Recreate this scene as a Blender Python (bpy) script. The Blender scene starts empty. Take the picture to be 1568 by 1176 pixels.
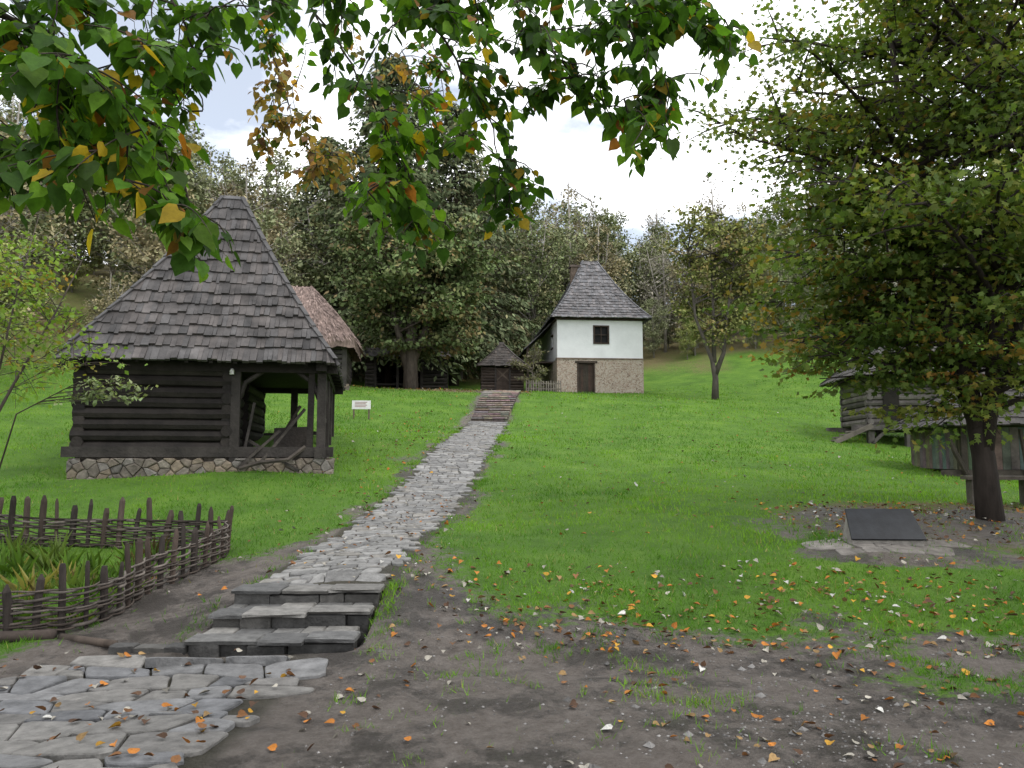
import bpy, math, random
import numpy as np
from mathutils import Vector, Matrix

random.seed(7)
rng = np.random.default_rng(7)
PITCH = math.radians(5.4)
SP, CP = math.sin(PITCH), math.cos(PITCH)
CAMZ = 1.6
FPX = 1184.0

# ------------------------------------------------------------------ terrain
CTRL = [
 (-30,-15,0.5),(0,-15,0),(30,-15,-0.2),(-12,0,0.1),(-4,0,0),(0,2,0),(6,0,0),(14,0,-0.1),
 (-2,4.5,0),(2,4.5,0),(6,4.5,0),(-7,5,0),(-2,6.3,0.0),(2,6.4,0.03),(6,6.4,0.06),(-7,6.8,0.03),(-4.2,7.0,0.0),
 (-1.9,7.6,0.33),(0.3,8.0,0.25),(-3.3,8,0.14),(-2,8.7,0.46),(4,9,0.5),(9,9,0.5),(-3.6,9.9,0.36),(-7,10,0.42),(-14,10,0.9),(16,9,0.5),
 (-1.5,14.8,0.98),(5,14.8,0.98),(12,14.8,0.95),(-5,15.2,1.30),(-8.3,14.6,1.17),(-13,15,1.5),(-3.6,20,2.0),
 (10,18,1.2),(16,18,0.9),(-9,20,2.2),(4,21,1.75),
 (-1,28,2.78),(6,28,2.8),(12,28,2.45),(22,27,2.0),(-7,28,3.3),(-16,28,4.4),
 (-0.4,36,4.6),(-8,35,4.8),(8,36,4.2),(18,37,4.2),(-20,37,7.0),
 (3,42,5.07),(7.5,42.3,5.05),(12,42,4.95),(-4,42,5.1),(-9,43,5.3),
 (0,50,6.0),(12,52,7.6),(-12,52,7.0),(22,50,8.2),
 (12,62,10.3),(24,62,11.6),(0,62,9.0),(-22,60,13),(42,60,11),
 (0,90,17),(30,90,18),(-32,90,22),(65,90,17),(0,130,28),(60,130,27),(-60,130,30),
 (0,220,38),(120,200,36),(-120,200,38),(-60,15,12),(-35,30,9.5),(-55,45,17),(60,15,3),(60,40,7),(140,60,14),(-140,60,26),(60,-20,0),(-60,-20,6),(140,-20,2),(-140,-20,10),
]
C = np.array(CTRL, float)
SC = 30.0
def _U(r2):
    return np.where(r2 > 1e-12, r2*np.log(np.maximum(r2,1e-12)), 0.0)
n = len(C); P = C[:, :2]/SC
K = _U(((P[:,None,:]-P[None,:,:])**2).sum(-1)) + np.eye(n)*2e-5
A = np.zeros((n+3, n+3)); A[:n,:n]=K; A[:n,n]=1; A[:n,n+1:]=P; A[n,:n]=1; A[n+1:,:n]=P.T
b_ = np.zeros(n+3); b_[:n]=C[:,2]
Wt = np.linalg.solve(A, b_)

def _h(ix, iy, s):
    v = np.sin(ix*127.1+iy*311.7+s*74.7)*43758.5453
    return v-np.floor(v)
def vnoise(x, y, s=0):
    x=np.asarray(x,float); y=np.asarray(y,float)
    ix=np.floor(x); iy=np.floor(y); fx=x-ix; fy=y-iy
    fx=fx*fx*(3-2*fx); fy=fy*fy*(3-2*fy)
    a=_h(ix,iy,s); b=_h(ix+1,iy,s); c=_h(ix,iy+1,s); d=_h(ix+1,iy+1,s)
    return (a*(1-fx)+b*fx)*(1-fy)+(c*(1-fx)+d*fx)*fy
def fbm(x, y, s=0, o=4):
    t=0; a=0.5; m=0
    for k in range(o):
        t = t+a*vnoise(np.asarray(x)*2**k+k*17.3, np.asarray(y)*2**k-k*9.1, s+k); m+=a; a*=0.5
    return t/m
def sstep(a,b,x):
    t=np.clip((x-a)/(b-a),0,1); return t*t*(3-2*t)
def pathx(y):
    return np.interp(y,[7.4,14.8,28,36,42],[-1.93,-1.46,-0.88,-0.45,-0.1])

def GZ(x, y):
    x=np.atleast_1d(np.asarray(x,float)); y=np.atleast_1d(np.asarray(y,float))
    out=np.zeros(x.shape); xf=x.ravel(); yf=y.ravel(); of=out.ravel()
    for i in range(0,len(xf),40000):
        q=np.stack([xf[i:i+40000],yf[i:i+40000]],1)/SC
        r2=((q[:,None,:]-P[None,:,:])**2).sum(-1)
        of[i:i+40000]=_U(r2)@Wt[:n]+Wt[n]+q@Wt[n+1:]
    z=of.reshape(x.shape)
    z=z+(fbm(x*0.5,y*0.5,3,2)-0.5)*0.09*sstep(2,12,np.abs(y-0)) + (fbm(x*2.2,y*2.2,5,3)-0.5)*0.06
    z=z+(fbm(x*5.5,y*5.5,8,3)-0.5)*0.05*sstep(-1.2,-.6,x)*sstep(9,7,y)
    z=z-0.09*np.exp(-((x-0.34)**2/0.09+(y-6.3)**2/0.05))-0.05*np.exp(-((x-.5)**2/0.05+(y-6.0)**2/0.03))
    # cut for the stone steps
    inside=sstep(-2.66,-2.52,x)*sstep(-1.20,-1.34,x)*sstep(6.38,6.5,y)*sstep(7.75,7.6,y)
    z=z-0.28*inside
    return z
def gz(x,y): return float(GZ(x,y)[0])
def W(u,v,y):
    a=(u-784)/FPX; b=(588-v)/FPX; den=CP-b*SP
    return Vector((y*a/den, y, CAMZ+y*(SP+b*CP)/den))
def hit(u,v):
    ys=np.arange(2.5,90,0.03); a=(u-784)/FPX; b=(588-v)/FPX; den=CP-b*SP
    xs=ys*a/den; zs=CAMZ+ys*(SP+b*CP)/den
    g=GZ(xs,ys); k=np.argmax(zs<g)
    return Vector((xs[k],ys[k],g[k]))

# ------------------------------------------------------------------ materials
def new_mat(name):
    m=bpy.data.materials.new(name); m.use_nodes=True
    nt=m.node_tree; nt.nodes.clear(); return m,nt
def mat(name, color=None, var=0.35, scale=6.0, rough=0.85, bump=0.4, bscale=None, stretch=(1,1,1), transl=0.0, spec=0.2, dark=None, bdist=0.02):
    m,nt=new_mat(name); N=nt.nodes; L=nt.links
    out=N.new('ShaderNodeOutputMaterial'); bs=N.new('ShaderNodeBsdfPrincipled')
    bs.inputs['Roughness'].default_value=rough; bs.inputs['Specular IOR Level'].default_value=spec
    if color is None:
        at=N.new('ShaderNodeAttribute'); at.attribute_name='Col'; src=at.outputs['Color']
    else:
        rgb=N.new('ShaderNodeRGB'); rgb.outputs[0].default_value=(*color,1); src=rgb.outputs[0]
    if var>0:
        tc=N.new('ShaderNodeTexCoord'); mp=N.new('ShaderNodeMapping'); mp.inputs['Scale'].default_value=stretch
        L.new(tc.outputs['Object'],mp.inputs['Vector'])
        ns=N.new('ShaderNodeTexNoise'); ns.inputs['Scale'].default_value=scale; ns.inputs['Detail'].default_value=8; ns.inputs['Roughness'].default_value=0.65
        L.new(mp.outputs[0],ns.inputs['Vector'])
        mr=N.new('ShaderNodeMapRange'); mr.inputs['From Min'].default_value=0.3; mr.inputs['From Max'].default_value=0.7
        mr.inputs['To Min'].default_value=1-var; mr.inputs['To Max'].default_value=1+var
        L.new(ns.outputs['Fac'],mr.inputs['Value'])
        mx=N.new('ShaderNodeVectorMath'); mx.operation='SCALE'
        L.new(src,mx.inputs[0]); L.new(mr.outputs[0],mx.inputs['Scale']); src=mx.outputs[0]
        if bump>0:
            n2=N.new('ShaderNodeTexNoise'); n2.inputs['Scale'].default_value=bscale or scale*4; n2.inputs['Detail'].default_value=6
            L.new(mp.outputs[0],n2.inputs['Vector'])
            bp=N.new('ShaderNodeBump'); bp.inputs['Strength'].default_value=bump; bp.inputs['Distance'].default_value=bdist
            L.new(n2.outputs['Fac'],bp.inputs['Height']); L.new(bp.outputs[0],bs.inputs['Normal'])
    L.new(src,bs.inputs['Base Color'])
    if transl>0:
        tr=N.new('ShaderNodeBsdfTranslucent'); sc=N.new('ShaderNodeVectorMath'); sc.operation='MULTIPLY'; sc.inputs[1].default_value=(1.5,1.6,0.7)
        L.new(src,sc.inputs[0]); L.new(sc.outputs[0],tr.inputs['Color'])
        ms=N.new('ShaderNodeMixShader'); ms.inputs[0].default_value=transl
        L.new(bs.outputs[0],ms.inputs[1]); L.new(tr.outputs[0],ms.inputs[2]); L.new(ms.outputs[0],out.inputs[0])
    else: L.new(bs.outputs[0],out.inputs[0])
    return m
def matte(name):
    m,nt=new_mat(name); N=nt.nodes; L=nt.links
    out=N.new('ShaderNodeOutputMaterial'); df=N.new('ShaderNodeBsdfDiffuse'); at=N.new('ShaderNodeAttribute'); at.attribute_name='Col'
    L.new(at.outputs['Color'],df.inputs['Color']); L.new(df.outputs[0],out.inputs[0]); return m
M_wood=mat('weathered_wood',None,0.5,3.0,0.75,0.7,20,(1,1,1),spec=0.25)
M_shingle=mat('roof_shingle',None,0.6,2.6,0.65,0.6,40,spec=0.35)
M_bark=mat('bark',None,0.45,7,0.9,0.9,14,(1,1,0.3))
M_stone=mat('flagstone',None,0.40,8,0.7,0.7,28,spec=0.3)
M_leaf=mat('foliage',None,0.0,transl=0.35,rough=0.6,spec=0.2)
M_far=matte('far_foliage')
M_leafn=mat('linden_leaf',None,0.25,40,0.55,0.15,120,transl=0.45,spec=0.15)
M_grass=mat('grass_blade',None,0.0,transl=0.3,rough=0.6,spec=0.15)
M_litter=mat('fallen_leaf',None,0.25,60,0.7,0.2,150,spec=0.2)
M_plaster=mat('white_plaster',(0.68,0.69,0.70),0.08,1.5,0.9,0.3,12)
M_metal=mat('dark_plaque',(0.02,0.022,0.026),0.3,8,0.5,0.1,60,spec=0.25)
M_sign=mat('sign_paint',(0.7,0.69,0.69),0.08,5,0.6,0.05)
M_thatch=mat('thatch',None,0.5,9,0.95,1.0,40,(1,1,0.35))
M_concrete=mat('concrete',(0.22,0.205,0.185),0.35,8,0.9,0.5,40)

def rubble_mat():
    m,nt=new_mat('rubble_masonry'); N=nt.nodes; L=nt.links
    out=N.new('ShaderNodeOutputMaterial'); bs=N.new('ShaderNodeBsdfPrincipled'); bs.inputs['Roughness'].default_value=0.9
    tc=N.new('ShaderNodeTexCoord'); mp=N.new('ShaderNodeMapping'); mp.inputs['Scale'].default_value=(1.9,1.9,2.4)
    L.new(tc.outputs['Object'],mp.inputs[0])
    nd=N.new('ShaderNodeTexNoise'); nd.inputs['Scale'].default_value=3; L.new(mp.outputs[0],nd.inputs['Vector'])
    va=N.new('ShaderNodeVectorMath'); va.operation='MULTIPLY_ADD'; va.inputs[1].default_value=(0.7,0.7,0.7)
    L.new(nd.outputs['Color'],va.inputs[0]); L.new(mp.outputs[0],va.inputs[2])
    v1=N.new('ShaderNodeTexVoronoi'); v1.feature='DISTANCE_TO_EDGE'; L.new(va.outputs[0],v1.inputs['Vector'])
    v2=N.new('ShaderNodeTexVoronoi'); L.new(va.outputs[0],v2.inputs['Vector'])
    cr=N.new('ShaderNodeValToRGB'); e=cr.color_ramp; e.elements[0].color=(0.20,0.135,0.10,1); e.elements[1].color=(0.46,0.40,0.33,1)
    x=e.elements.new(0.5); x.color=(0.36,0.26,0.20,1)
    sx=N.new('ShaderNodeSeparateXYZ'); L.new(v2.outputs['Color'],sx.inputs[0]); L.new(sx.outputs[0],cr.inputs[0])
    c2=N.new('ShaderNodeValToRGB'); c2.color_ramp.elements[0].position=0.05; c2.color_ramp.elements[1].position=0.13
    L.new(v1.outputs['Distance'],c2.inputs[0])
    mx=N.new('ShaderNodeMix'); mx.data_type='RGBA'; mx.inputs['A'].default_value=(0.5,0.44,0.37,1)
    L.new(c2.outputs[0],mx.inputs['Factor']); L.new(cr.outputs[0],mx.inputs['B']); L.new(mx.outputs['Result'],bs.inputs['Base Color'])
    bp=N.new('ShaderNodeBump'); bp.inputs['Strength'].default_value=0.7; bp.inputs['Distance'].default_value=0.05
    L.new(c2.outputs[0],bp.inputs['Height']); L.new(bp.outputs[0],bs.inputs['Normal']); L.new(bs.outputs[0],out.inputs[0])
    return m
M_rubble=rubble_mat()

def ground_mat():
    m,nt=new_mat('ground_soil_grass'); N=nt.nodes; L=nt.links
    out=N.new('ShaderNodeOutputMaterial'); bs=N.new('ShaderNodeBsdfPrincipled'); bs.inputs['Specular IOR Level'].default_value=0.35
    tc=N.new('ShaderNodeTexCoord'); at=N.new('ShaderNodeAttribute'); at.attribute_name='Col'
    sx=N.new('ShaderNodeSeparateColor'); L.new(at.outputs['Color'],sx.inputs[0])
    def noise(s,d=6,r=0.6):
        q=N.new('ShaderNodeTexNoise'); q.inputs['Scale'].default_value=s; q.inputs['Detail'].default_value=d; q.inputs['Roughness'].default_value=r
        L.new(tc.outputs['Object'],q.inputs['Vector']); return q.outputs['Fac']
    def ramp(src,stops):
        q=N.new('ShaderNodeValToRGB'); e=q.color_ramp
        e.elements[0].position=stops[0][0]; e.elements[0].color=(*stops[0][1],1)
        e.elements[1].position=stops[-1][0]; e.elements[1].color=(*stops[-1][1],1)
        for p,c in stops[1:-1]:
            k=e.elements.new(p); k.color=(*c,1)
        L.new(src,q.inputs[0]); return q.outputs[0]
    def mix(f,a,b):
        q=N.new('ShaderNodeMix'); q.data_type='RGBA'; L.new(f,q.inputs['Factor']); L.new(a,q.inputs['A']); L.new(b,q.inputs['B']); return q.outputs['Result']
    g1=ramp(noise(0.9,10,0.7),[(0.3,(0.06,0.14,0.012)),(0.5,(0.10,0.215,0.018)),(0.7,(0.155,0.28,0.028))])
    d1=ramp(noise(7,12,0.85),[(0.30,(0.085,0.070,0.060)),(0.48,(0.175,0.15,0.13)),(0.70,(0.28,0.25,0.225))])
    d2=ramp(noise(7,12,0.85),[(0.30,(0.04,0.034,0.029)),(0.5,(0.078,0.067,0.058)),(0.72,(0.13,0.115,0.102))])
    wet=N.new('ShaderNodeMapRange'); wet.inputs['From Min'].default_value=0.48; wet.inputs['From Max'].default_value=0.56; L.new(noise(0.9,10,0.78),wet.inputs['Value'])
    d1=mix(wet.outputs[0],d1,d2)
    l1=ramp(noise(9,10,0.8),[(0.3,(0.09,0.07,0.035)),(0.5,(0.17,0.135,0.06)),(0.7,(0.26,0.19,0.095))])
    e=N.new('ShaderNodeMath'); e.operation='ADD'; 
    nn=noise(9,10,0.8); s=N.new('ShaderNodeMath'); s.operation='MULTIPLY_ADD'; s.inputs[1].default_value=2.4; s.inputs[2].default_value=-1.2
    L.new(nn,s.inputs[0]); L.new(s.outputs[0],e.inputs[0]); L.new(sx.outputs['Red'],e.inputs[1])
    rr=N.new('ShaderNodeMapRange'); rr.inputs['From Min'].default_value=0.35; rr.inputs['From Max'].default_value=0.65; L.new(e.outputs[0],rr.inputs['Value'])
    e2=N.new('ShaderNodeMath'); e2.operation='ADD'; L.new(s.outputs[0],e2.inputs[0]); L.new(sx.outputs['Green'],e2.inputs[1])
    r2=N.new('ShaderNodeMapRange'); r2.inputs['From Min'].default_value=0.25; r2.inputs['From Max'].default_value=0.75; L.new(e2.outputs[0],r2.inputs['Value'])
    c=mix(r2.outputs[0],g1,l1); c=mix(rr.outputs[0],c,d1)
    dk=N.new('ShaderNodeRGB'); dk.outputs[0].default_value=(0.06,0.056,0.036,1); c=mix(sx.outputs['Blue'],c,dk.outputs[0])
    L.new(c,bs.inputs['Base Color'])
    ro=N.new('ShaderNodeMapRange'); ro.inputs['To Min'].default_value=0.9; ro.inputs['To Max'].default_value=0.42; L.new(wet.outputs[0],ro.inputs['Value'])
    ro2=N.new('ShaderNodeMix'); ro2.data_type='FLOAT'; ro2.inputs['A'].default_value=.92; L.new(rr.outputs[0],ro2.inputs['Factor']); L.new(ro.outputs[0],ro2.inputs['B']); L.new(ro2.outputs['Result'],bs.inputs['Roughness'])
    vo=N.new('ShaderNodeTexVoronoi'); vo.inputs['Scale'].default_value=38; L.new(tc.outputs['Object'],vo.inputs['Vector'])
    ad=N.new('ShaderNodeMath'); ad.operation='MULTIPLY_ADD'; ad.inputs[1].default_value=-0.35; L.new(vo.outputs['Distance'],ad.inputs[0]); L.new(noise(14,12,0.85),ad.inputs[2])
    bp=N.new('ShaderNodeBump'); bp.inputs['Strength'].default_value=1.0; bp.inputs['Distance'].default_value=0.08
    L.new(ad.outputs[0],bp.inputs['Height']); L.new(bp.outputs[0],bs.inputs['Normal']); L.new(bs.outputs[0],out.inputs[0])
    return m

# ------------------------------------------------------------------ mesh tools
def empty(name, loc=(0,0,0)):
    e=bpy.data.objects.new(name,None); e.location=loc; e.empty_display_size=0.3
    bpy.context.scene.collection.objects.link(e); return e
def link(o,parent=None):
    bpy.context.scene.collection.objects.link(o)
    if parent is not None: o.parent=parent
    return o
class MB:
    def __init__(s): s.v=[]; s.f=[]; s.m=[]; s.c=[]; s.M=Matrix.Identity(4)
    def add(s,vs,fs,col=(0.2,0.2,0.2),mi=0):
        o=len(s.v); M=s.M
        for p in vs: s.v.append(tuple(M@Vector(p))); s.c.append(col)
        for f in fs: s.f.append([i+o for i in f]); s.m.append(mi)
    def box(s,a,b,col=(0.2,0.2,0.2),mi=0,j=0.0):
        x0,y0,z0=a; x1,y1,z1=b
        vs=[(x0,y0,z0),(x1,y0,z0),(x1,y1,z0),(x0,y1,z0),(x0,y0,z1),(x1,y0,z1),(x1,y1,z1),(x0,y1,z1)]
        if j: vs=[(p[0]+random.uniform(-j,j),p[1]+random.uniform(-j,j),p[2]+random.uniform(-j,j)) for p in vs]
        s.add(vs,[(0,3,2,1),(4,5,6,7),(0,1,5,4),(1,2,6,5),(2,3,7,6),(3,0,4,7)],col,mi)
    def beam(s,p0,p1,w,h,col,mi=0,up=(0,0,1)):
        p0=Vector(p0); p1=Vector(p1); d=(p1-p0).normalized(); u=Vector(up)
        if abs(d.dot(u))>0.98: u=Vector((0,1,0))
        r=d.cross(u).normalized(); u=r.cross(d).normalized()
        vs=[]
        for q in (p0,p1):
            for a,b in((-1,-1),(1,-1),(1,1),(-1,1)): vs.append(q+r*(a*w/2)+u*(b*h/2))
        s.add(vs,[(3,2,1,0),(4,5,6,7),(0,1,5,4),(1,2,6,5),(2,3,7,6),(3,0,4,7)],col,mi)
    def tube(s,pts,rad,nn,col,mi=0,cap=True):
        pts=[Vector(p) for p in pts]; k=len(pts)
        if not hasattr(rad,'__len__'): rad=[rad]*k
        vs=[]; ref=None
        for i in range(k):
            d=(pts[min(i+1,k-1)]-pts[max(i-1,0)])
            if d.length<1e-9: d=Vector((0,0,1))
            d.normalize()
            if ref is None:
                ref=Vector((1,0,0)) if abs(d.x)<0.8 else Vector((0,1,0))
            a=(ref-d*ref.dot(d)).normalized(); b=d.cross(a); ref=a
            for j in range(nn):
                t=2*math.pi*j/nn; vs.append(pts[i]+(a*math.cos(t)+b*math.sin(t))*rad[i])
        fs=[]
        for i in range(k-1):
            for j in range(nn):
                j2=(j+1)%nn; fs.append((i*nn+j,i*nn+j2,(i+1)*nn+j2,(i+1)*nn+j))
        if cap: fs.append(tuple(range(nn))[::-1]); fs.append(tuple((k-1)*nn+j for j in range(nn)))
        s.add(vs,fs,col,mi)
    def obj(s,name,mats,parent=None,smooth=False):
        me=bpy.data.meshes.new(name); me.from_pydata(s.v,[],s.f)
        if not isinstance(mats,(list,tuple)): mats=[mats]
        for m in mats: me.materials.append(m)
        me.polygons.foreach_set('material_index',s.m)
        if smooth: me.polygons.foreach_set('use_smooth',[True]*len(s.f))
        ca=me.color_attributes.new('Col','FLOAT_COLOR','POINT')
        arr=np.ones((len(s.v),4),np.float32); arr[:,:3]=np.array(s.c,np.float32).reshape(-1,3)
        ca.data.foreach_set('color',arr.ravel()); me.update()
        return link(bpy.data.objects.new(name,me),parent)

def np_mesh(name,V,F,col,material):
    me=bpy.data.meshes.new(name); me.vertices.add(len(V)); me.vertices.foreach_set('co',V.astype(np.float32).ravel())
    k=F.shape[1]; me.loops.add(F.size); me.loops.foreach_set('vertex_index',F.astype(np.int32).ravel())
    me.polygons.add(len(F)); me.polygons.foreach_set('loop_start',np.arange(0,F.size,k,dtype=np.int32))
    me.update(calc_edges=True)
    me.materials.append(material)
    ca=me.color_attributes.new('Col','FLOAT_COLOR','POINT'); a=np.ones((len(V),4),np.float32); a[:,:3]=col
    ca.data.foreach_set('color',a.ravel()); return me

T_DIAM=(np.array([(0,0,0),(0.36,0.42,0.05),(0,1,0),(-0.36,0.42,0.05)]),np.array([(0,1,2,3)]))
T_HEART=(np.array([(0,0.06,0),(0.24,-0.04,0.03),(0.45,0.2,0.07),(0.40,0.52,0.06),(0.16,0.84,0.0),(0,1.1,-0.06),
                   (-0.24,-0.04,0.03),(-0.45,0.2,0.07),(-0.40,0.52,0.06),(-0.16,0.84,0.0)]),
         np.array([(0,1,2,3,4,5),(0,5,9,8,7,6)]))
T_MAPLE=(np.array([(0,0,0),(0.5,0.15,0.04),(0.3,0.4,0),(0.45,0.75,-0.04),(0.12,0.65,0),(0,1.05,-0.05),(-0.12,0.65,0),(-0.45,0.75,-0.04),(-0.3,0.4,0),(-0.5,0.15,0.04)]),
         np.array([(0,1,2,3,4,5),(0,5,6,7,8,9)]))
def nrm(a): return a/np.maximum(np.linalg.norm(a,axis=1,keepdims=True),1e-9)
def leaf_mesh(name,pos,d,nv,size,col,tpl,material):
    d=nrm(d); x=nrm(np.cross(d,nv)); z=np.cross(x,d)
    T,F=tpl; N=len(pos)
    V=pos[:,None,:]+size[:,None,None]*(T[None,:,0,None]*x[:,None,:]+T[None,:,1,None]*d[:,None,:]+T[None,:,2,None]*z[:,None,:])
    FF=(F[None]+(np.arange(N)*len(T))[:,None,None]).reshape(-1,F.shape[1])
    return np_mesh(name,V.reshape(-1,3),FF,np.repeat(col,len(T),0),material)
def pal(p,N,r,jit=0.18):
    w=np.array([q[0] for q in p],float); w/=w.sum(); cs=np.array([q[1] for q in p])
    c=cs[r.choice(len(p),N,p=w)]
    return np.clip(c*(1+r.normal(0,jit,(N,1))),0.004,0.95)

# ------------------------------------------------------------------ generic tree
def bez(a,b,c,t): return a*(1-t)**2+b*2*t*(1-t)+c*t*t
def tree_data(seed,base,stems,c,rad,tr,npri,nsec,nleaf,ls,palette,sec=1.0,hollow=0.3,flat=0.3,rise=0.45,barkc=(0.07,0.055,0.045),twig=True,jit=0.2,lift=0.25,brs=1.0,drawstem=True):
    r=random.Random(seed); q=np.random.default_rng(seed); mb=MB()
    base=Vector(base); c=Vector(c)
    if drawstem:
        for st in stems:
            pts=[Vector(p) for p in st[0]]; k=len(pts)
            mb.tube(pts,[st[1]*(1-0.85*(i/(k-1))**0.9) for i in range(k)],9,barkc)
    def stem_at(st,z):
        pts=st[0]
        for i in range(len(pts)-1):
            z0=pts[i][2]; z1=pts[i+1][2]
            if z<=z1 or i==len(pts)-2:
                t=min(1,max(0,(z-z0)/(z1-z0+1e-6))); return Vector(pts[i]).lerp(Vector(pts[i+1]),t)
    PO=[];D=[];NV=[];CO=[]
    zmin=c.z-rad[2]
    for i in range(npri):
        d=Vector((r.gauss(0,1),r.gauss(0,1),r.gauss(0,1))).normalized()
        rho=r.uniform(hollow,1)**0.5
        tgt=c+Vector((d.x*rad[0],d.y*rad[1],d.z*rad[2]))*rho
        st=r.choice(stems)
        zs=tgt.z-rise*math.hypot(tgt.x-c.x,tgt.y-c.y)
        lo=max(st[0][0][2]+0.5,min(zmin, st[0][-1][2]-1)*0.98+0.0)
        zs=max(lo,min(zs,st[0][-1][2]*0.98))
        s=stem_at(st,zs); mid=s.lerp(tgt,0.5)+Vector((r.uniform(-.1,.1),r.uniform(-.1,.1),lift))*(tgt-s).length*0.5
        L=(tgt-s).length; br=min(tr*0.35,0.02+0.012*L)*brs
        pts=[bez(s,mid,tgt,t/6) for t in range(7)]
        mb.tube(pts,[br*(1-0.85*t/6) for t in range(7)],5,barkc,cap=False)
        tone=r.uniform(0.7,1.3)
        for j in range(nsec):
            t=r.uniform(0.3,1.0); p=bez(s,mid,tgt,t)
            dd=(tgt-s).normalized()*0.7+Vector((r.gauss(0,1),r.gauss(0,1),r.gauss(0,0.35)))
            dd.normalize(); l=sec*r.uniform(0.5,1.25); e=p+dd*l-Vector((0,0,0.12*l))
            if twig: mb.tube([p,p.lerp(e,0.5)+Vector((0,0,0.05*l)),e],[br*0.3+0.004,br*0.2+0.003,0.003],3,barkc,cap=False)
            m=max(3,int(nleaf*r.uniform(0.6,1.3))); tt=q.uniform(0.15,1.1,(m,1))
            P_=np.array(p)[None]*(1-tt)+np.array(e)[None]*tt
            P_=P_+q.normal(0,1,(m,3))*np.array([1,1,flat])*0.25*sec
            PO.append(P_); dv=q.normal(0,0.8,(m,3)); dv+=np.array(dd)[None]*0.6; dv[:,2]-=0.35; D.append(dv)
            nv=q.normal(0,0.55,(m,3)); nv[:,2]+=1; NV.append(nv)
            cc=pal(palette,1,q,0.1)*0.55+pal(palette,m,q,jit)*0.45
            CO.append(cc*tone)
    PO=np.concatenate(PO);D=np.concatenate(D);NV=np.concatenate(NV);CO=np.clip(np.concatenate(CO),0.003,0.9)
    S=q.uniform(0.7,1.3,len(PO))*ls
    return mb,PO,D,NV,S,CO
def make_tree(name,tpl,*a,material=None,parent=None,**k):
    e=parent or empty(name); mb,PO,D,NV,S,CO=tree_data(*a,**k)
    mb.obj('trunk_and_limbs' if parent is None else 'lower_limbs',M_bark,e,True)
    nm='crown_foliage' if parent is None else 'lower_foliage'
    me=leaf_mesh(nm,PO,D,NV,S,CO,tpl,material or M_leaf); link(bpy.data.objects.new(nm,me),e)
    return e

# ------------------------------------------------------------------ ground sheet
def axis(lo,hi,dense0,dense1,step,g=1.07):
    a=list(np.arange(dense0,dense1,step)); s=step; x=a[-1]
    while x<hi: s*=g; x+=s; a.append(x)
    s=step; x=a[0]; pre=[]
    while x>lo: s*=g; x-=s; pre.append(x)
    return np.array(pre[::-1]+a)
XS=axis(-320,320,-8,8,0.07); YS=axis(-60,420,3.6,13,0.07,1.05)
PL=[(-1.66,1.2),(-1.64,4.2),(-1.46,6.42),(-3.2,6.42),(-3.9,5.75),(-8,5.3),(-8,1.2)]
def dirt(x,y):
    x=np.asarray(x,float); y=np.asarray(y,float)
    nz=fbm(x*1.1,y*1.1,11,5)-0.5
    yb=np.interp(x,[-12,-4.2,-2.6,-1.2,-0.6,-0.2,0.4,1.3,2.3,3.3,5,9],[6.7,6.9,7.4,8.8,8.4,7.8,7.3,7.0,6.6,6.2,5.8,5.3])
    d=sstep(-1.1,1.0,yb-y+nz*3.4)
    dx=np.abs(x-pathx(y)+0.05); wd=np.interp(y,[7,10,16,28,40],[1.3,1.12,0.96,0.82,1.0])
    d=np.maximum(d,0.8*sstep(wd+0.3,wd-0.35,dx+nz*1.4)*(y>6.4)*(y<38))
    d=np.maximum(d,sstep(0.25,-0.25,np.abs(x+3.2)-0.75+nz*0.8)*sstep(10.3,9.0,y)*(y>6))
    e=((x-6.4)/3.4)**2+((y-10.8)/1.7)**2
    d=np.maximum(d,0.72*sstep(1.5,0.5,e+nz*1.8))
    e=((x-4.7)/1.5)**2+((y-9.0)/0.55)**2
    d=np.maximum(d,0.72*sstep(1.4,0.6,e+nz*1.5))
    return d
def litter(x,y):
    nz=fbm(np.asarray(x)*0.3,np.asarray(y)*0.3,21,4)-0.5
    a=0.75*sstep(49,58,y+nz*12)
    b=0.95*sstep(35.6,36.8,y+nz*2)*sstep(43.5,41.5,y)*(np.asarray(x)<1.0)
    c=0.6*sstep(15,22,-np.asarray(x)+nz*8)*(np.asarray(y)>9)
    e=((x-7.0)/3.6)**2+((y-11)/2.0)**2
    return np.maximum.reduce([a,b,c,0.75*sstep(1.3,0.6,e+nz)])
def paved(x,y):
    a=sstep(.78,.68,np.abs(x-pathx(y)))*(y>7.3)*(y<28.4)
    b=sstep(-1.5,-1.65,x)*sstep(6.5,6.3,y)*sstep(0,.4,6.4+np.clip(x+3.2,-3,0)*1.0-y+.1)
    return np.clip(np.maximum(a,b),0,1)
X,Y=np.meshgrid(XS,YS); Z=GZ(X,Y); nx,ny=len(XS),len(YS)
V=np.stack([X,Y,Z],-1).reshape(-1,3)
idx=np.arange(nx*ny).reshape(ny,nx)
F=np.stack([idx[:-1,:-1],idx[:-1,1:],idx[1:,1:],idx[1:,:-1]],-1).reshape(-1,4)
col=np.zeros((len(V),3)); col[:,0]=dirt(V[:,0],V[:,1]); col[:,1]=litter(V[:,0],V[:,1]); col[:,2]=paved(V[:,0],V[:,1])*.85
me=np_mesh('ground',V,F,col,ground_mat()); me.polygons.foreach_set('use_smooth',[True]*len(F))
link(bpy.data.objects.new('ground',me))

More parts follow.
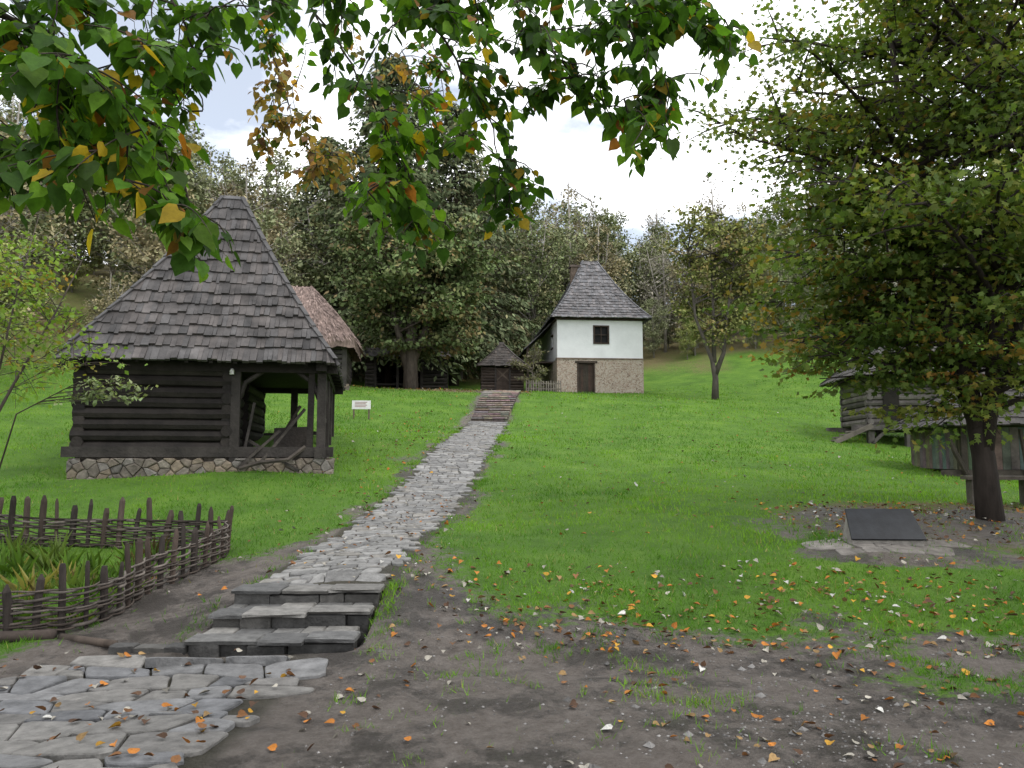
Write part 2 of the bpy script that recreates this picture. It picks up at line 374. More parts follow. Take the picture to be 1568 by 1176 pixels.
# ------------------------------------------------------------------ flagstones
def voronoi(sites,keep,maxr):
    S=np.array(sites); res=[]
    for i in keep:
        p=S[i]; dd=((S-p)**2).sum(1); nb=[j for j in np.argsort(dd)[1:22]]
        poly=[(p[0]-maxr,p[1]-maxr),(p[0]+maxr,p[1]-maxr),(p[0]+maxr,p[1]+maxr),(p[0]-maxr,p[1]+maxr)]
        for j in nb:
            m=(p+S[j])/2; dv=S[j]-p; out=[]
            for a,b in zip(poly,poly[1:]+poly[:1]):
                da=(a[0]-m[0])*dv[0]+(a[1]-m[1])*dv[1]; db=(b[0]-m[0])*dv[0]+(b[1]-m[1])*dv[1]
                if da<=0: out.append(a)
                if (da<0)!=(db<0) and abs(da-db)>1e-12:
                    t=da/(da-db); out.append((a[0]+(b[0]-a[0])*t,a[1]+(b[1]-a[1])*t))
            poly=out
            if len(poly)<3: break
        if len(poly)>=3: res.append(poly)
    return res
def flag_rows(x0,x1,y0,y1,h,w0,w1):
    """irregular four-sided slabs laid in wavering rows, shared joints"""
    rows=[]; y=y0; ys=[]
    while y<y1: ys.append(y); y+=h*random.uniform(.75,1.3)
    ph=[random.uniform(0,6.28) for _ in ys]; 
    def yl(i,x): return ys[i]+h*.22*math.sin(x*2.3+ph[i])+h*.16*math.sin(x*6.1+ph[i]*2)
    out=[]
    for i in range(len(ys)-1):
        x=x0-random.uniform(0,w1); sk=0
        while x<x1:
            w=random.uniform(w0,w1); s2=random.uniform(-.3,.3)*h
            a=(x+sk,yl(i,x)); b=(x+w+s2,yl(i,x+w)); c=(x+w-s2,yl(i+1,x+w)); d=(x-sk,yl(i+1,x))
            if random.random()<.25 and w>.8*(w0+w1)/2:
                m1=((a[0]+b[0])/2+random.uniform(-.04,.04),yl(i,(a[0]+b[0])/2)); m2=((a[0]+b[0])/2+random.uniform(-.05,.05),yl(i+1,(a[0]+b[0])/2))
                k=random.uniform(.4,.6); e=((m1[0]+m2[0])/2,(m1[1]*(1-k)+m2[1]*k)); g=(c[0]*k+b[0]*(1-k),c[1]*k+b[1]*(1-k))
                out.append([a,m1,e,m2,d]); out.append([m1,b,g,e]); out.append([e,g,c,m2])
            else: out.append([a,b,c,d])
            x+=w; sk=s2
    return out
def stones(mb,polys,mapf,gap,hgt,cols,tilt=0.01,follow=1.0):
    for poly in polys:
        q2=[]
        nP=len(poly)
        for ii in range(nP):
            p0=poly[ii-1]; p1=poly[ii]; p2=poly[(ii+1)%nP]
            f=random.uniform(.06,.18); 
            q2.append((p1[0]+(p0[0]-p1[0])*f,p1[1]+(p0[1]-p1[1])*f)); q2.append((p1[0]+(p2[0]-p1[0])*f,p1[1]+(p2[1]-p1[1])*f))
            l=math.hypot(p2[0]-p1[0],p2[1]-p1[1])
            if l>.1:
                t=random.uniform(.4,.6); q2.append((p1[0]+(p2[0]-p1[0])*t+random.uniform(-.008,.008),p1[1]+(p2[1]-p1[1])*t+random.uniform(-.008,.008)))
        w=[mapf(*p) for p in q2]
        cx=sum(p[0] for p in w)/len(w); cy=sum(p[1] for p in w)/len(w)
        rad=sum(math.hypot(p[0]-cx,p[1]-cy) for p in w)/len(w)
        if rad<0.03: continue
        k=max(0.4,1-gap*random.uniform(.6,1.8)/rad); zc=gz(cx,cy)+hgt+random.uniform(-0.005,0.005)
        tx=random.uniform(-tilt,tilt); ty=random.uniform(-tilt,tilt)
        gx=(gz(cx+0.25,cy)-gz(cx-0.25,cy))/0.5*.7+tx; gy=(gz(cx,cy+0.25)-gz(cx,cy-0.25))/0.5*follow+ty
        gx=max(-.08,min(.08,gx))
        n_=len(w); vs=[]
        for kk,dz in((k,-0.08),(k,-0.008),(k-0.008/rad,0.0)):
            for (x,y) in w:
                X_=cx+(x-cx)*kk; Y_=cy+(y-cy)*kk
                vs.append((X_,Y_,zc+dz+gx*(X_-cx)+gy*(Y_-cy)))
        fs=[]
        for l in range(2):
            for j in range(n_):
                j2=(j+1)%n_; fs.append((l*n_+j,l*n_+j2,(l+1)*n_+j2,(l+1)*n_+j))
        fs.append(tuple(2*n_+j for j in range(n_)))
        c=random.choice(cols); t=random.uniform(0.82,1.16)
        mb.add(vs,fs,tuple(v*t for v in c))
def jitgrid(x0,x1,y0,y1,dx,dy,j=0.42):
    s=[];r=0
    y=y0
    while y<y1:
        x=x0+(dx/2 if r%2 else 0)
        while x<x1: s.append((x+random.uniform(-j,j)*dx,y+random.uniform(-j,j)*dy)); x+=dx
        y+=dy; r+=1
    return s
def cen(p): return (sum(a for a,b in p)/len(p),sum(b for a,b in p)/len(p))
path_e=empty('stone_path')
mb=MB()
SL=20.8
polys=[p for p in flag_rows(-1.0,1.0,0,SL,.15,.14,.34) if abs(cen(p)[0])<0.62+random.uniform(-.04,.06)]
def mp(a,b):
    y=7.78+b; return (float(pathx(y))+a,y)
cols=[(0.20,0.196,0.188),(0.17,0.167,0.161),(0.235,0.23,0.22),(0.145,0.142,0.137),(0.19,0.18,0.163)]
stones(mb,polys,mp,0.006,0.022,cols,0.018)
mb.obj('paving_stones',M_stone,path_e)
mb=MB()
def inpoly(x,y,pl):
    c=False
    for (x0,y0),(x1,y1) in zip(pl,pl[1:]+pl[:1]):
        if (y0>y)!=(y1>y) and x<(x1-x0)*(y-y0)/(y1-y0)+x0: c=not c
    return c
polys=[p for p in flag_rows(-8.5,-1.0,1.0,6.45,.25,.24,.62) if inpoly(cen(p)[0]+.08,cen(p)[1],PL)]
cols=[(0.125,0.126,0.13),(0.105,0.106,0.11),(0.15,0.149,0.149),(0.14,0.134,0.126),(0.165,0.158,0.147)]
stones(mb,polys,lambda a,b:(a,b),0.008,0.03,cols,0.010)
mb.obj('stone_paving',M_stone)
# steps
mb=MB()
def slab_row(x0,x1,yf,yb,zt,h,cols,wmin=0.2,wmax=0.55):
    x=x0
    while x<x1-0.05:
        w=min(random.uniform(wmin,wmax),x1-x)
        if x1-x-w<0.12: w=x1-x
        f=yf+random.uniform(-0.045,0.045); t=zt+random.uniform(-0.014,0.014); c=random.choice(cols); k=random.uniform(.8,1.2); c=tuple(v*k for v in c)
        a,b=x+0.004,x+w-0.004; ch=0.012
        j=lambda:random.uniform(-0.018,0.018)
        m_=(a+b)/2+j()*3
        vs=[(a,f+j(),t-h),(m_,f+j()*1.5,t-h),(b,f+j(),t-h),(b,yb,t-h),(a,yb,t-h),
            (a+j()*.3,f-0.01+j(),t-ch),(m_,f-.02+j(),t-ch+j()*.3),(b+j()*.3,f-0.01+j(),t-ch),(b,yb,t-ch),(a,yb,t-ch),
            (a+ch,f+ch,t),(m_,f+ch*.5+j(),t+j()*.4),(b-ch,f+ch+j(),t+j()*.4),(b-ch,yb-ch,t),(a+ch,yb-ch,t)]
        fs=[(10,11,12,13,14)]
        for l in(0,5):
            for q in range(5): q2=(q+1)%5; fs.append((l+q,l+q2,l+5+q2,l+5+q))
        mb.add(vs,fs,c); x+=w
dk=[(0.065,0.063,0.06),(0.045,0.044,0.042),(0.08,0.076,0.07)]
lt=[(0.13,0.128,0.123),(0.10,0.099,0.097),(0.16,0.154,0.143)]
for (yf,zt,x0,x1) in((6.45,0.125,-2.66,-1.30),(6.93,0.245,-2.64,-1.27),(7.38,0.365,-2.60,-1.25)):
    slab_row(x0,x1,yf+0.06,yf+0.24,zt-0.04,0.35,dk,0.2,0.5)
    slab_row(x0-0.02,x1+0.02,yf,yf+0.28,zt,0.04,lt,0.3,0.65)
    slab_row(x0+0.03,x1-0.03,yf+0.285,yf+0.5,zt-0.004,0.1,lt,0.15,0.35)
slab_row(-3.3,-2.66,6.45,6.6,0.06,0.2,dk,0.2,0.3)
mb.obj('stone_steps',M_stone)
# upper stairs
mb=MB(); ns=17
for i in range(ns):
    y=28.6+i*0.46; cx=float(pathx(y+0.2)); z=gz(cx,y+0.25)+0.10; hw=0.68+0.011*i
    x=cx-hw
    while x<cx+hw-0.05:
        w=random.uniform(0.3,0.6); w=min(w,cx+hw-x); c=random.choice([(0.25,0.21,0.18),(0.28,0.24,0.205),(0.21,0.185,0.16)])
        mb.box((x,y+.03,z-0.5),(x+w-.012,y+0.14,z-.045),tuple(k*random.uniform(.4,.55) for k in c),0,0.006)  # riser in darkened stone colour, painting the shade beneath the nosing
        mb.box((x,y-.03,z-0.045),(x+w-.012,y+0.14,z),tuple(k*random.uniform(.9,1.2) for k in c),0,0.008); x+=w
    x=cx-hw+0.02
    while x<cx+hw-0.1:
        w=random.uniform(0.25,0.5); w=min(w,cx+hw-x); c=(0.25,0.215,0.185)
        mb.box((x,y+0.15,z-0.3),(x+w-0.015,y+0.48,z-0.012+random.uniform(-.008,.008)),tuple(k*random.uniform(.85,1.2) for k in c)); x+=w
mb.obj('hillside_stairs',M_stone)

# ------------------------------------------------------------------ roofs
def slope(mb,E0,E1,R0,R1,rows,w,th,sag,c0,cj=0.26,deck=(0.04,0.035,0.03)):
    E0,E1,R0,R1=map(Vector,(E0,E1,R0,R1)); ex=(E1-E0).normalized(); L=(E1-E0).length
    nn=ex.cross((R0-E0)).normalized()
    if nn.z<0: nn=-nn
    l0=lambda t:(E0.lerp(R0,t)-E0).dot(ex); l1=lambda t:(E1.lerp(R1,t)-E0).dot(ex)
    perp=(R0-E0)-ex*(R0-E0).dot(ex)
    def pt(x,t): return E0+ex*x+perp*t-Vector((0,0,sag*math.sin(math.pi*min(t,1))))
    for i in range(rows):
        t0=i/rows+random.uniform(-.06,.06)/rows; t1=min(1,(i+1.2)/rows)
        if i==0: t0=-0.15/rows
        a=l0(max(0,t0)); b=l1(max(0,t0)); x=a+random.uniform(-w,0)*0.9
        rowc=random.uniform(0.88,1.12)
        while x<b:
            ww=w*random.uniform(0.55,1.4); xa=max(x,a); xb=min(x+ww,b)
            if xb-xa>0.02:
                tj=t0+random.uniform(-0.14,0.09)/rows
                ya=min(max(xa,l0(t1)),l1(t1)); yb=min(max(xb,l0(t1)),l1(t1))
                h=th*random.uniform(0.7,1.6); h2=h*random.uniform(.85,1.15)
                vs=[pt(xa+.004,tj)+nn*h,pt(xb-.004,tj)+nn*h2,pt(yb,t1)+nn*0.004,pt(ya,t1)+nn*0.004,pt(xa+.004,tj)-nn*.004,pt(xb-.004,tj)-nn*.004,pt(yb,t1)-nn*.004,pt(ya,t1)-nn*.004]
                k=rowc*random.uniform(1-cj,1+cj); bt=random.uniform(0,.16)
                if random.random()<.05: k*=.55
                mb.add(vs,[(0,1,2,3),(4,5,1,0),(5,6,2,1),(7,4,0,3)],(c0[0]*k*(1+bt),c0[1]*k*(1+bt*.4),c0[2]*k))
            x+=ww
    vs=[];K=8
    for i in range(K+1):
        t=i/K; vs+= [pt(l0(t),t)-nn*0.03,pt(l1(t),t)-nn*0.03]
    mb.add(vs,[(2*i,2*i+1,2*i+3,2*i+2) for i in range(K)],deck)
def hip_roof(mb,x0,x1,y0,y1,ze,zr,rl,rows,w,th,sag,c0,cx=None,cy=None,ry=0.0):
    cx=(x0+x1)/2 if cx is None else cx; cy=(y0+y1)/2 if cy is None else cy
    Ra=(cx-rl,cy-ry,zr); Rb=(cx+rl,cy-ry,zr); Rc=(cx+rl,cy+ry,zr); Rd=(cx-rl,cy+ry,zr)
    A_=(x0,y0,ze);B_=(x1,y0,ze);C_=(x1,y1,ze);D_=(x0,y1,ze)
    slope(mb,A_,B_,Ra,Rb,rows,w,th,sag,c0); slope(mb,B_,C_,Rb,Rc,rows,w,th,sag,c0)
    slope(mb,C_,D_,Rc,Rd,rows,w,th,sag,c0); slope(mb,D_,A_,Rd,Ra,rows,w,th,sag,c0)
    for e,r in((A_,Ra),(B_,Rb),(C_,Rc),(D_,Rd)):
        e=Vector(e);r=Vector(r); K=rows
        for i in range(K):
            f=lambda t:e.lerp(r,t)-Vector((0,0,sag*math.sin(math.pi*t)))
            p=f(i/K)+Vector((0,0,th*1.6)); q=f(min(1,(i+1.1)/K))+Vector((0,0,th*.9))
            k=random.uniform(.75,1.1); mb.beam(p,q,0.11,0.022,tuple(v*k for v in c0))
    for i in range(9):
        t=i/9; mb.beam((cx-rl-.05+t*(2*rl+.1),cy-ry-.06,zr-.04),(cx-rl-.05+t*(2*rl+.1),cy+ry+.02,zr+.13),0.012+(2*rl+.1)/9*.9,0.02,c0)

def log_wall(mb,p0,p1,z0,z1,h,col,ext=0.2,rr=None):
    p0=Vector(p0);p1=Vector(p1);d=(p1-p0).normalized(); z=z0+h/2; i=0
    while z<z1:
        k=random.uniform(.6,1.45); c=tuple(v*k for v in col); e=ext*random.uniform(.6,1.1)
        a=p0-d*e; b=p1+d*e; zz=random.uniform(-.01,.01)
        m=6; pts=[a.lerp(b,t/m)+Vector((random.uniform(-.008,.008),random.uniform(-.008,.008),0)) for t in range(m+1)]
        pts=[Vector((p.x,p.y,z+zz+random.uniform(-.006,.006))) for p in pts]
        mb.tube(pts,(rr or h*0.53)*random.uniform(.95,1.05),8,c); z+=h
def rubble(mb,p0,p1,zb,zt,cols,h=0.17,dep=0.2):
    p0=Vector(p0);p1=Vector(p1);L=(p1-p0).length;d=(p1-p0)/L; nrm_=Vector((d.y,-d.x,0))
    s=jitgrid(-.4,L+.4,-h,(zt-zb)+h,h*2.5,h*.75,.34)
    keep=[i for i,q in enumerate(s) if -.02<q[0]<L+.02 and -.02<q[1]<(zt-zb)+.02]
    for poly in voronoi(s,keep,.45):
        poly=[(min(max(a,-.02),L+.02),min(b,zt-zb)) for a,b in poly]
        cx=sum(a for a,b in poly)/len(poly); cy=sum(b for a,b in poly)/len(poly); n_=len(poly)
        rad=sum(math.hypot(a-cx,b-cy) for a,b in poly)/n_
        if rad<.03: continue
        out=random.uniform(0,.04); vs=[]
        for kk,o in((1-.000/rad,-dep),(1-.001/rad,out-.035),(1-.012/rad,out-.008),(max(.2,1-.04/rad),out)):
            for a,b in poly:
                X_=cx+(a-cx)*kk; Z_=cy+(b-cy)*kk
                vs.append(p0+d*X_+nrm_*(o+random.uniform(-.008,.008))+Vector((0,0,zb+Z_)))
        fs=[tuple(3*n_+j for j in range(n_))]
        for l in range(3):
            for j in range(n_): j2=(j+1)%n_; fs.append((l*n_+j,l*n_+j2,(l+1)*n_+j2,(l+1)*n_+j))
        c=random.choice(cols);k=random.uniform(.8,1.15); mb.add(vs,fs,tuple(v*k for v in c))
def frame(ox,oy,oz,ang):
    return Matrix.Translation((ox,oy,oz))@Matrix.Rotation(math.radians(ang),4,'Z')

# ------------------------------------------------------------------ log house (left)
house=empty('log_house')
MH=frame(-8.28,14.8,0,11)
DK=(0.020,0.0165,0.0145); DK2=(0.036,0.031,0.028)
SILL=1.68; TOP=3.38
mb=MB(); mb.M=MH
LH=0.215
log_wall(mb,(0,0,0),(2.7,0,0),SILL,TOP,LH,DK,0.12); log_wall(mb,(0,5.0,0),(2.7,5.0,0),SILL,TOP,LH,DK,0.12)
log_wall(mb,(0,0,0),(0,5.0,0),SILL+.1,TOP,LH,DK,0.12); log_wall(mb,(2.7,0,0),(2.7,1.2,0),SILL+.1,TOP,LH,DK,0.12)
log_wall(mb,(2.7,2.2,0),(2.7,5.0,0),SILL+.1,TOP,LH,DK,0.12)
mb.beam((-0.25,-.02,SILL+.02),(4.75,-.02,SILL+.02),.24,.2,DK2); mb.beam((4.5,-.2,SILL),(4.5,5.2,SILL),.22,.2,DK2)
mb.obj('log_walls',M_wood,house,False)
mb=MB(); mb.M=MH
for (x,y) in((4.5,0.0),(4.5,1.7),(4.5,3.3),(4.5,5.0),(3.55,5.0)):
    mb.beam((x,y,SILL-.3),(x,y,TOP+.1),.17,.17,DK2)
mb.beam((4.28,-.02,SILL-.3),(4.30,-.02,TOP),.12,.14,DK); mb.beam((2.85,-.05,SILL-.2),(2.85,-.05,TOP),.17,.16,DK2)
mb.beam((-0.4,-.05,TOP),(4.8,-.05,TOP),.2,.2,DK); mb.beam((4.5,-.4,TOP+.02),(4.5,5.5,TOP+.02),.2,.2,DK)
mb.beam((-.4,5.05,TOP),(4.8,5.05,TOP),.2,.2,DK); mb.beam((0,-.4,TOP),(0,5.5,TOP),.2,.2,DK)
for (x,y,sx,sy) in((4.5,0,0,1),(4.5,1.7,0,1),(4.5,1.7,0,-1),(4.5,0,-1,0),(2.85,0,1,0),(4.5,3.3,0,-1)):
    mb.tube([(x+sx*.05,y+sy*.05,TOP-.62),(x+sx*.16,y+sy*.16,TOP-.3),(x+sx*.5,y+sy*.5,TOP-.06)],.05,6,DK2)
mb.beam((4.5,.1,SILL+.72),(4.5,1.6,SILL+.72),.07,.09,DK2); mb.beam((4.5,3.4,SILL+.72),(4.5,4.9,SILL+.72),.07,.09,DK2)
mb.beam((3.6,5.0,SILL+.55),(4.5,5.0,SILL+.55),.07,.09,DK2); mb.beam((2.8,5.0,SILL+.5),(3.5,5.0,SILL+.5),.07,.09,DK2)
for i in range(7): mb.beam((4.5,.25+i*.21,SILL),(4.5,.25+i*.21,SILL+.7),.03,.09,DK2)
for i in range(5): mb.beam((4.5,3.55+i*.27,SILL),(4.5,3.55+i*.27,SILL+.7),.03,.09,DK2)
mb.beam((3.05,-.03,SILL+.12),(3.2,-.02,SILL+1.0),.05,.04,DK2); mb.beam((3.35,-.2,SILL-.2),(4.15,.3,SILL+.9),.04,.05,(.06,.052,.045))
mb.beam((2.95,-.3,SILL-.3),(3.7,.0,SILL+.45),.05,.05,(.05,.043,.037)); mb.beam((4.1,-.25,SILL-.35),(3.1,.1,SILL+.25),.06,.05,(.045,.04,.034))
mb.tube([(3.0,-.3,1.38),(3.4,-.42,1.5),(3.9,-.3,1.55),(4.2,-.1,1.8)],.045,6,(.06,.05,.042))
mb.box((3.5,.9,SILL+.03),(4.2,1.4,SILL+.55),(.05,.043,.037),0,.02); mb.beam((3.3,2.2,SILL),(3.9,2.4,SILL+1.1),.06,.06,(.06,.05,.04))
for i in range(10): mb.box((2.8,.1+i*.49,SILL-.02),(4.45,.57+i*.49,SILL+.03),DK2)
for i in range(9): 
    y=-.5+i*.75; mb.beam((4.5,min(y,5.4),TOP+.1),(4.78,min(y,5.5),TOP+.06),.07,.09,DK)
for i in range(12):
    x=-.2+i*.44; mb.beam((x,.3,TOP+.18),(x,-.55,TOP+.06),.07,.09,DK)
mb.obj('porch_frame',M_wood,house)
mb=MB(); mb.M=MH
mb.box((-.1,0.1,TOP+.02),(4.6,5.0,TOP+.06),(0.02,0.016,0.012))
mb.obj('ceiling',M_wood,house)
mb=MB(); mb.M=MH
SC_=[(0.15,0.125,0.10),(0.165,0.145,0.12),(0.13,0.112,0.093),(0.175,0.142,0.105),(0.14,0.128,0.115)]
rubble(mb,(-.12,-.14,0),(4.75,-.14,0),0.95,SILL-.1,SC_,.13); rubble(mb,(4.72,-.1,0),(4.72,5.2,0),1.2,SILL-.1,SC_,.13); rubble(mb,(-.12,5.1,0),(-.12,-.1,0),1.0,SILL-.1,SC_,.13)
mb.box((-.05,.02,0.9),(4.62,5.1,SILL-.08),(0.12,0.105,0.088))
mb.obj('stone_foundation',M_stone,house)
mb=MB(); mb.M=MH
hip_roof(mb,-.27,4.77,-.58,5.6,3.47,7.62,.22,15,0.12,0.042,0.16,(0.062,0.059,0.0585),ry=.12)
mb.obj('shingle_roof',M_shingle,house)
mb=MB(); mb.M=MH
mb.tube([(2.78,-.2,3.28),(2.78,-.2,3.22)],.045,10,(.7,.7,.68)); mb.tube([(2.78,-.2,3.34),(2.78,-.2,3.28)],[.02,.05],10,(.1,.1,.1))
mb.obj('porch_lamp',M_sign,house,True)

# ------------------------------------------------------------------ white two-storey house
wh=empty('white_house')
MW=frame(2.46,42.0,0,5); BZ=5.0; ST=6.95; TP=9.12
mb=MB(); mb.M=MW
mb.box((0,0,BZ-.5),(1.12,.4,ST)); mb.box((2.10,0,BZ-.5),(4.82,.4,ST)); mb.box((0,.4,BZ-.5),(.4,7,ST)); mb.box((4.42,.4,BZ-.5),(4.82,7,ST)); mb.box((.4,6.6,BZ-.5),(4.42,7,ST)); mb.box((1.12,0,ST-.16),(2.1,.4,ST))
mb.obj('stone_ground_floor',M_rubble,wh)
mb=MB(); mb.M=MW
mb.box((.02,.02,ST+.05),(2.06,.3,TP)); mb.box((2.88,.02,ST+.05),(4.80,.3,TP)); mb.box((2.06,.02,ST+.05),(2.88,.3,7.86)); mb.box((2.06,.02,8.78),(2.88,.3,TP))
mb.box((.02,.3,ST+.05),(.3,1.6,TP)); mb.box((.02,2.2,ST+.05),(.3,7,TP)); mb.box((.02,1.6,ST+.05),(.3,2.2,7.8)); mb.box((.02,1.6,8.5),(.3,2.2,TP)); mb.box((4.5,.3,ST+.05),(4.8,7,TP)); mb.box((.3,6.7,ST+.05),(4.5,7,TP))
mb.obj('plastered_upper_wall',M_plaster,wh)
mb=MB(); mb.M=MW
WD=(0.05,0.036,0.028)
mb.box((-.03,-.04,ST),(4.85,.36,ST+.07),(0.16,0.12,0.09)); mb.box((-.1,-.1,TP),(4.9,7.1,TP+.12),WD)
for a in((2.02,-.03,7.80,2.92,.12,7.88),(2.02,-.03,8.76,2.92,.12,8.84),(2.02,-.02,7.88,2.11,.1,8.76),(2.83,-.02,7.88,2.92,.1,8.76),(2.45,0.02,7.88,2.49,.08,8.76),(2.11,0.03,8.30,2.83,.07,8.34),(-.03,1.55,7.75,.1,2.25,7.82),(-.03,1.55,8.48,.1,2.25,8.55)):
    mb.box(a[:3],a[3:],WD)
mb.box((2.1,.16,7.86),(2.85,.2,8.78),(0.012,0.012,0.012)); mb.box((.16,1.6,7.8),(.2,2.2,8.5),(0.012,0.012,0.012))
mb.obj('window_frames_and_beams',M_wood,wh)
mb=MB(); mb.M=MW
for i in range(6): mb.box((1.2+i*.14,.14,BZ+.1),(1.335+i*.14,.18,ST-.25),(0.045*random.uniform(.8,1.2),0.032,0.024))
mb.box((1.1,.0,BZ),(1.2,.2,ST-.16),WD); mb.box((2.04,.0,BZ),(2.14,.2,ST-.16),WD); mb.box((1.0,-.03,ST-.22),(2.24,.2,ST-.1),(0.04,.03,.022)); mb.box((1.1,-.25,BZ-.2),(2.14,.1,BZ+.08),(0.3,.28,.25))
mb.obj('door',M_wood,wh)
mb=MB(); mb.M=MW
hip_roof(mb,-.35,5.2,-.45,7.5,TP+.1,13.2,.42,18,0.15,0.04,0.28,(0.115,0.115,0.122),cy=3.4,ry=.5)
slope(mb,(-1.6,7.6,7.7),(-1.6,1.2,7.7),(0,7.4,9.3),(0,1.4,9.3),6,.17,.03,.03,(0.11,0.11,0.12))
mb.obj('shingle_roof',M_shingle,wh)
mb=MB(); mb.M=MW
for y in(1.5,4.4,7.3): mb.beam((-1.45,y,BZ-.2),(-1.45,y,7.75),.14,.14,WD)
mb.beam((-1.45,1.4,7.7),(-1.45,7.4,7.7),.14,.14,WD); mb.box((-1.5,1.5,6.9),(0,7.2,6.98),WD)
mb.box((1.25,2.6,11.55),(1.75,3.1,12.75),(0.12,.09,.07)); mb.box((1.18,2.52,12.75),(1.82,3.18,12.87),(0.09,.07,.06))
mb.obj('gallery_and_chimney',M_wood,wh)

# ------------------------------------------------------------------ small shed
sh=empty('wooden_shed'); MS=frame(-1.62,42.0,0,3); z0=gz(-.5,42)-.05
mb=MB(); mb.M=MS
for (a,b) in(((0,0,0),(.72,0,0)),((1.5,0,0),(2.2,0,0)),((0,2,0),(2.2,2,0)),((0,0,0),(0,2,0)),((2.2,0,0),(2.2,2,0))): log_wall(mb,a,b,z0,z0+1.5,.16,(.045,.034,.027),.06)
mb.beam((.72,-.06,z0),(.72,-.06,z0+1.5),.1,.1,DK2); mb.beam((1.5,-.06,z0),(1.5,-.06,z0+1.5),.1,.1,DK2)
mb.box((.77,.0,z0),(1.45,.04,z0+1.4),(.05,.036,.028)); mb.beam((.77,-.03,z0+1.35),(1.45,-.03,z0+.7),.03,.07,(.09,.07,.055)); mb.beam((.77,-.03,z0+.7),(1.45,-.03,z0+1.35),.02,.07,(.09,.07,.055))
mb.obj('log_walls',M_wood,sh)
mb=MB(); mb.M=MS
hip_roof(mb,-.3,2.5,-.35,2.4,z0+1.5,z0+2.85,.1,8,.13,.025,.08,(.065,.057,.052))
mb.obj('shingle_roof',M_shingle,sh)

# ------------------------------------------------------------------ barn behind the big tree
bn=empty('log_barn'); MBn=frame(-8.5,45,0,4); z0=gz(-6,45)-.1
mb=MB(); mb.M=MBn
for (a,b) in(((0,0,0),(.5,0,0)),((3.2,0,0),(4.6,0,0)),((0,4,0),(4.6,4,0)),((0,0,0),(0,4,0)),((4.6,0,0),(4.6,4,0)),((2.2,1.6,0),(4.6,1.6,0))): log_wall(mb,a,b,z0,z0+2.2,.22,(.03,.026,.023),.1)
for x in(.5,1.8,3.2): mb.beam((x,-.05,z0-.2),(x,-.05,z0+2.2),.16,.16,DK2)
mb.beam((-.2,-.05,z0+2.2),(4.8,-.05,z0+2.2),.2,.2,DK2); mb.beam((.5,0,z0+.7),(3.2,0,z0+.7),.06,.1,DK2)
mb.box((-.1,0,z0+2.22),(4.7,4.1,z0+2.26),(.02,.016,.012))
mb.obj('log_walls',M_wood,bn)
mb=MB(); mb.M=MBn
hip_roof(mb,-.5,5.1,-.6,4.6,z0+2.3,z0+5.2,.8,12,.16,.03,.1,(.07,.066,.064)); mb.obj('shingle_roof',M_shingle,bn)

# ------------------------------------------------------------------ thatched house
th=empty('thatched_house'); z0=4.55; MT=frame(-12.6,33.2,0,8)
mb=MB(); mb.M=MT
for (a,b) in(((0,0,0),(5.2,0,0)),((0,4,0),(5.2,4,0)),((0,0,0),(0,4,0)),((5.2,0,0),(5.2,4,0))): log_wall(mb,a,b,z0+.3,z0+2.0,.21,(.05,.045,.042),.12)
mb.beam((5.25,-.05,z0+.1),(5.25,-.05,z0+2.1),.2,.2,(.04,.036,.033)); mb.box((4.0,-.14,z0+1.0),(4.5,-.1,z0+1.5),(.01,.01,.01)); mb.box((2.4,-.14,z0+.3),(3.3,-.1,z0+1.85),(.03,.022,.017))
mb.obj('log_walls',M_wood,th)
mb=MB(); mb.M=MT; rubble(mb,(-.2,-.15,0),(5.45,-.15,0),z0-.7,z0+.25,SC_,.2); rubble(mb,(5.42,-.1,0),(5.42,4.2,0),z0-.7,z0+.25,SC_,.2)
mb.obj('stone_foundation',M_stone,th)
def thatch_roof(mb,x0,x1,y0,y1,ze,zr,rx):
    cx=(x0+x1)/2;cy=(y0+y1)/2;K=26;R=16
    vs=[]
    def rp(t): 
        t=t%1*4; k=int(t);f=t-k
        return [(x0+(x1-x0)*f,y0),(x1,y0+(y1-y0)*f),(x1-(x1-x0)*f,y1),(x0,y1-(y1-y0)*f)][k]
    n_=K*4
    for i in range(R+1):
        t=i/R
        for j in range(n_):
            px,py=rp(j/n_); tx=max(cx-rx,min(cx+rx,px)); 
            r_=random.uniform(-.05,.05)
            x=px+(tx-px)*t; y=py+(cy-py)*t; z=ze+(zr-ze)*t+.12*math.sin(t*math.pi)+r_+(-.28 if i==0 else 0)
            if i==0: x=cx+(x-cx)*.97; y=cy+(y-cy)*.97
            vs.append((x+random.uniform(-.03,.03),y+random.uniform(-.03,.03),z))
    fs=[(i*n_+j,i*n_+(j+1)%n_,(i+1)*n_+(j+1)%n_,(i+1)*n_+j) for i in range(R) for j in range(n_)]
    mb.add(vs,fs,(0.21,0.155,0.135))
    for _ in range(5000):
        t=random.random()**1.3; px,py=rp(random.random()); tx=max(cx-rx,min(cx+rx,px))
        p=Vector((px+(tx-px)*t,py+(cy-py)*t,ze+(zr-ze)*t+.12*math.sin(t*math.pi)+.05))
        d=(Vector((px,py,ze))-Vector((tx,cy,zr))).normalized(); q=p+d*random.uniform(.2,.4)+Vector((0,0,random.uniform(-.02,.06))); s_=d.cross(Vector((0,0,1))).normalized()*random.uniform(.02,.05)
        k=random.uniform(.6,1.4); mb.add([p-s_,p+s_,q],[(0,1,2)],(0.22*k,0.165*k,0.145*k))
mb=MB(); mb.M=MT; thatch_roof(mb,-.6,5.8,-.7,4.7,z0+2.1,z0+5.0,.9); mb.obj('thatch_roof',M_thatch,th)

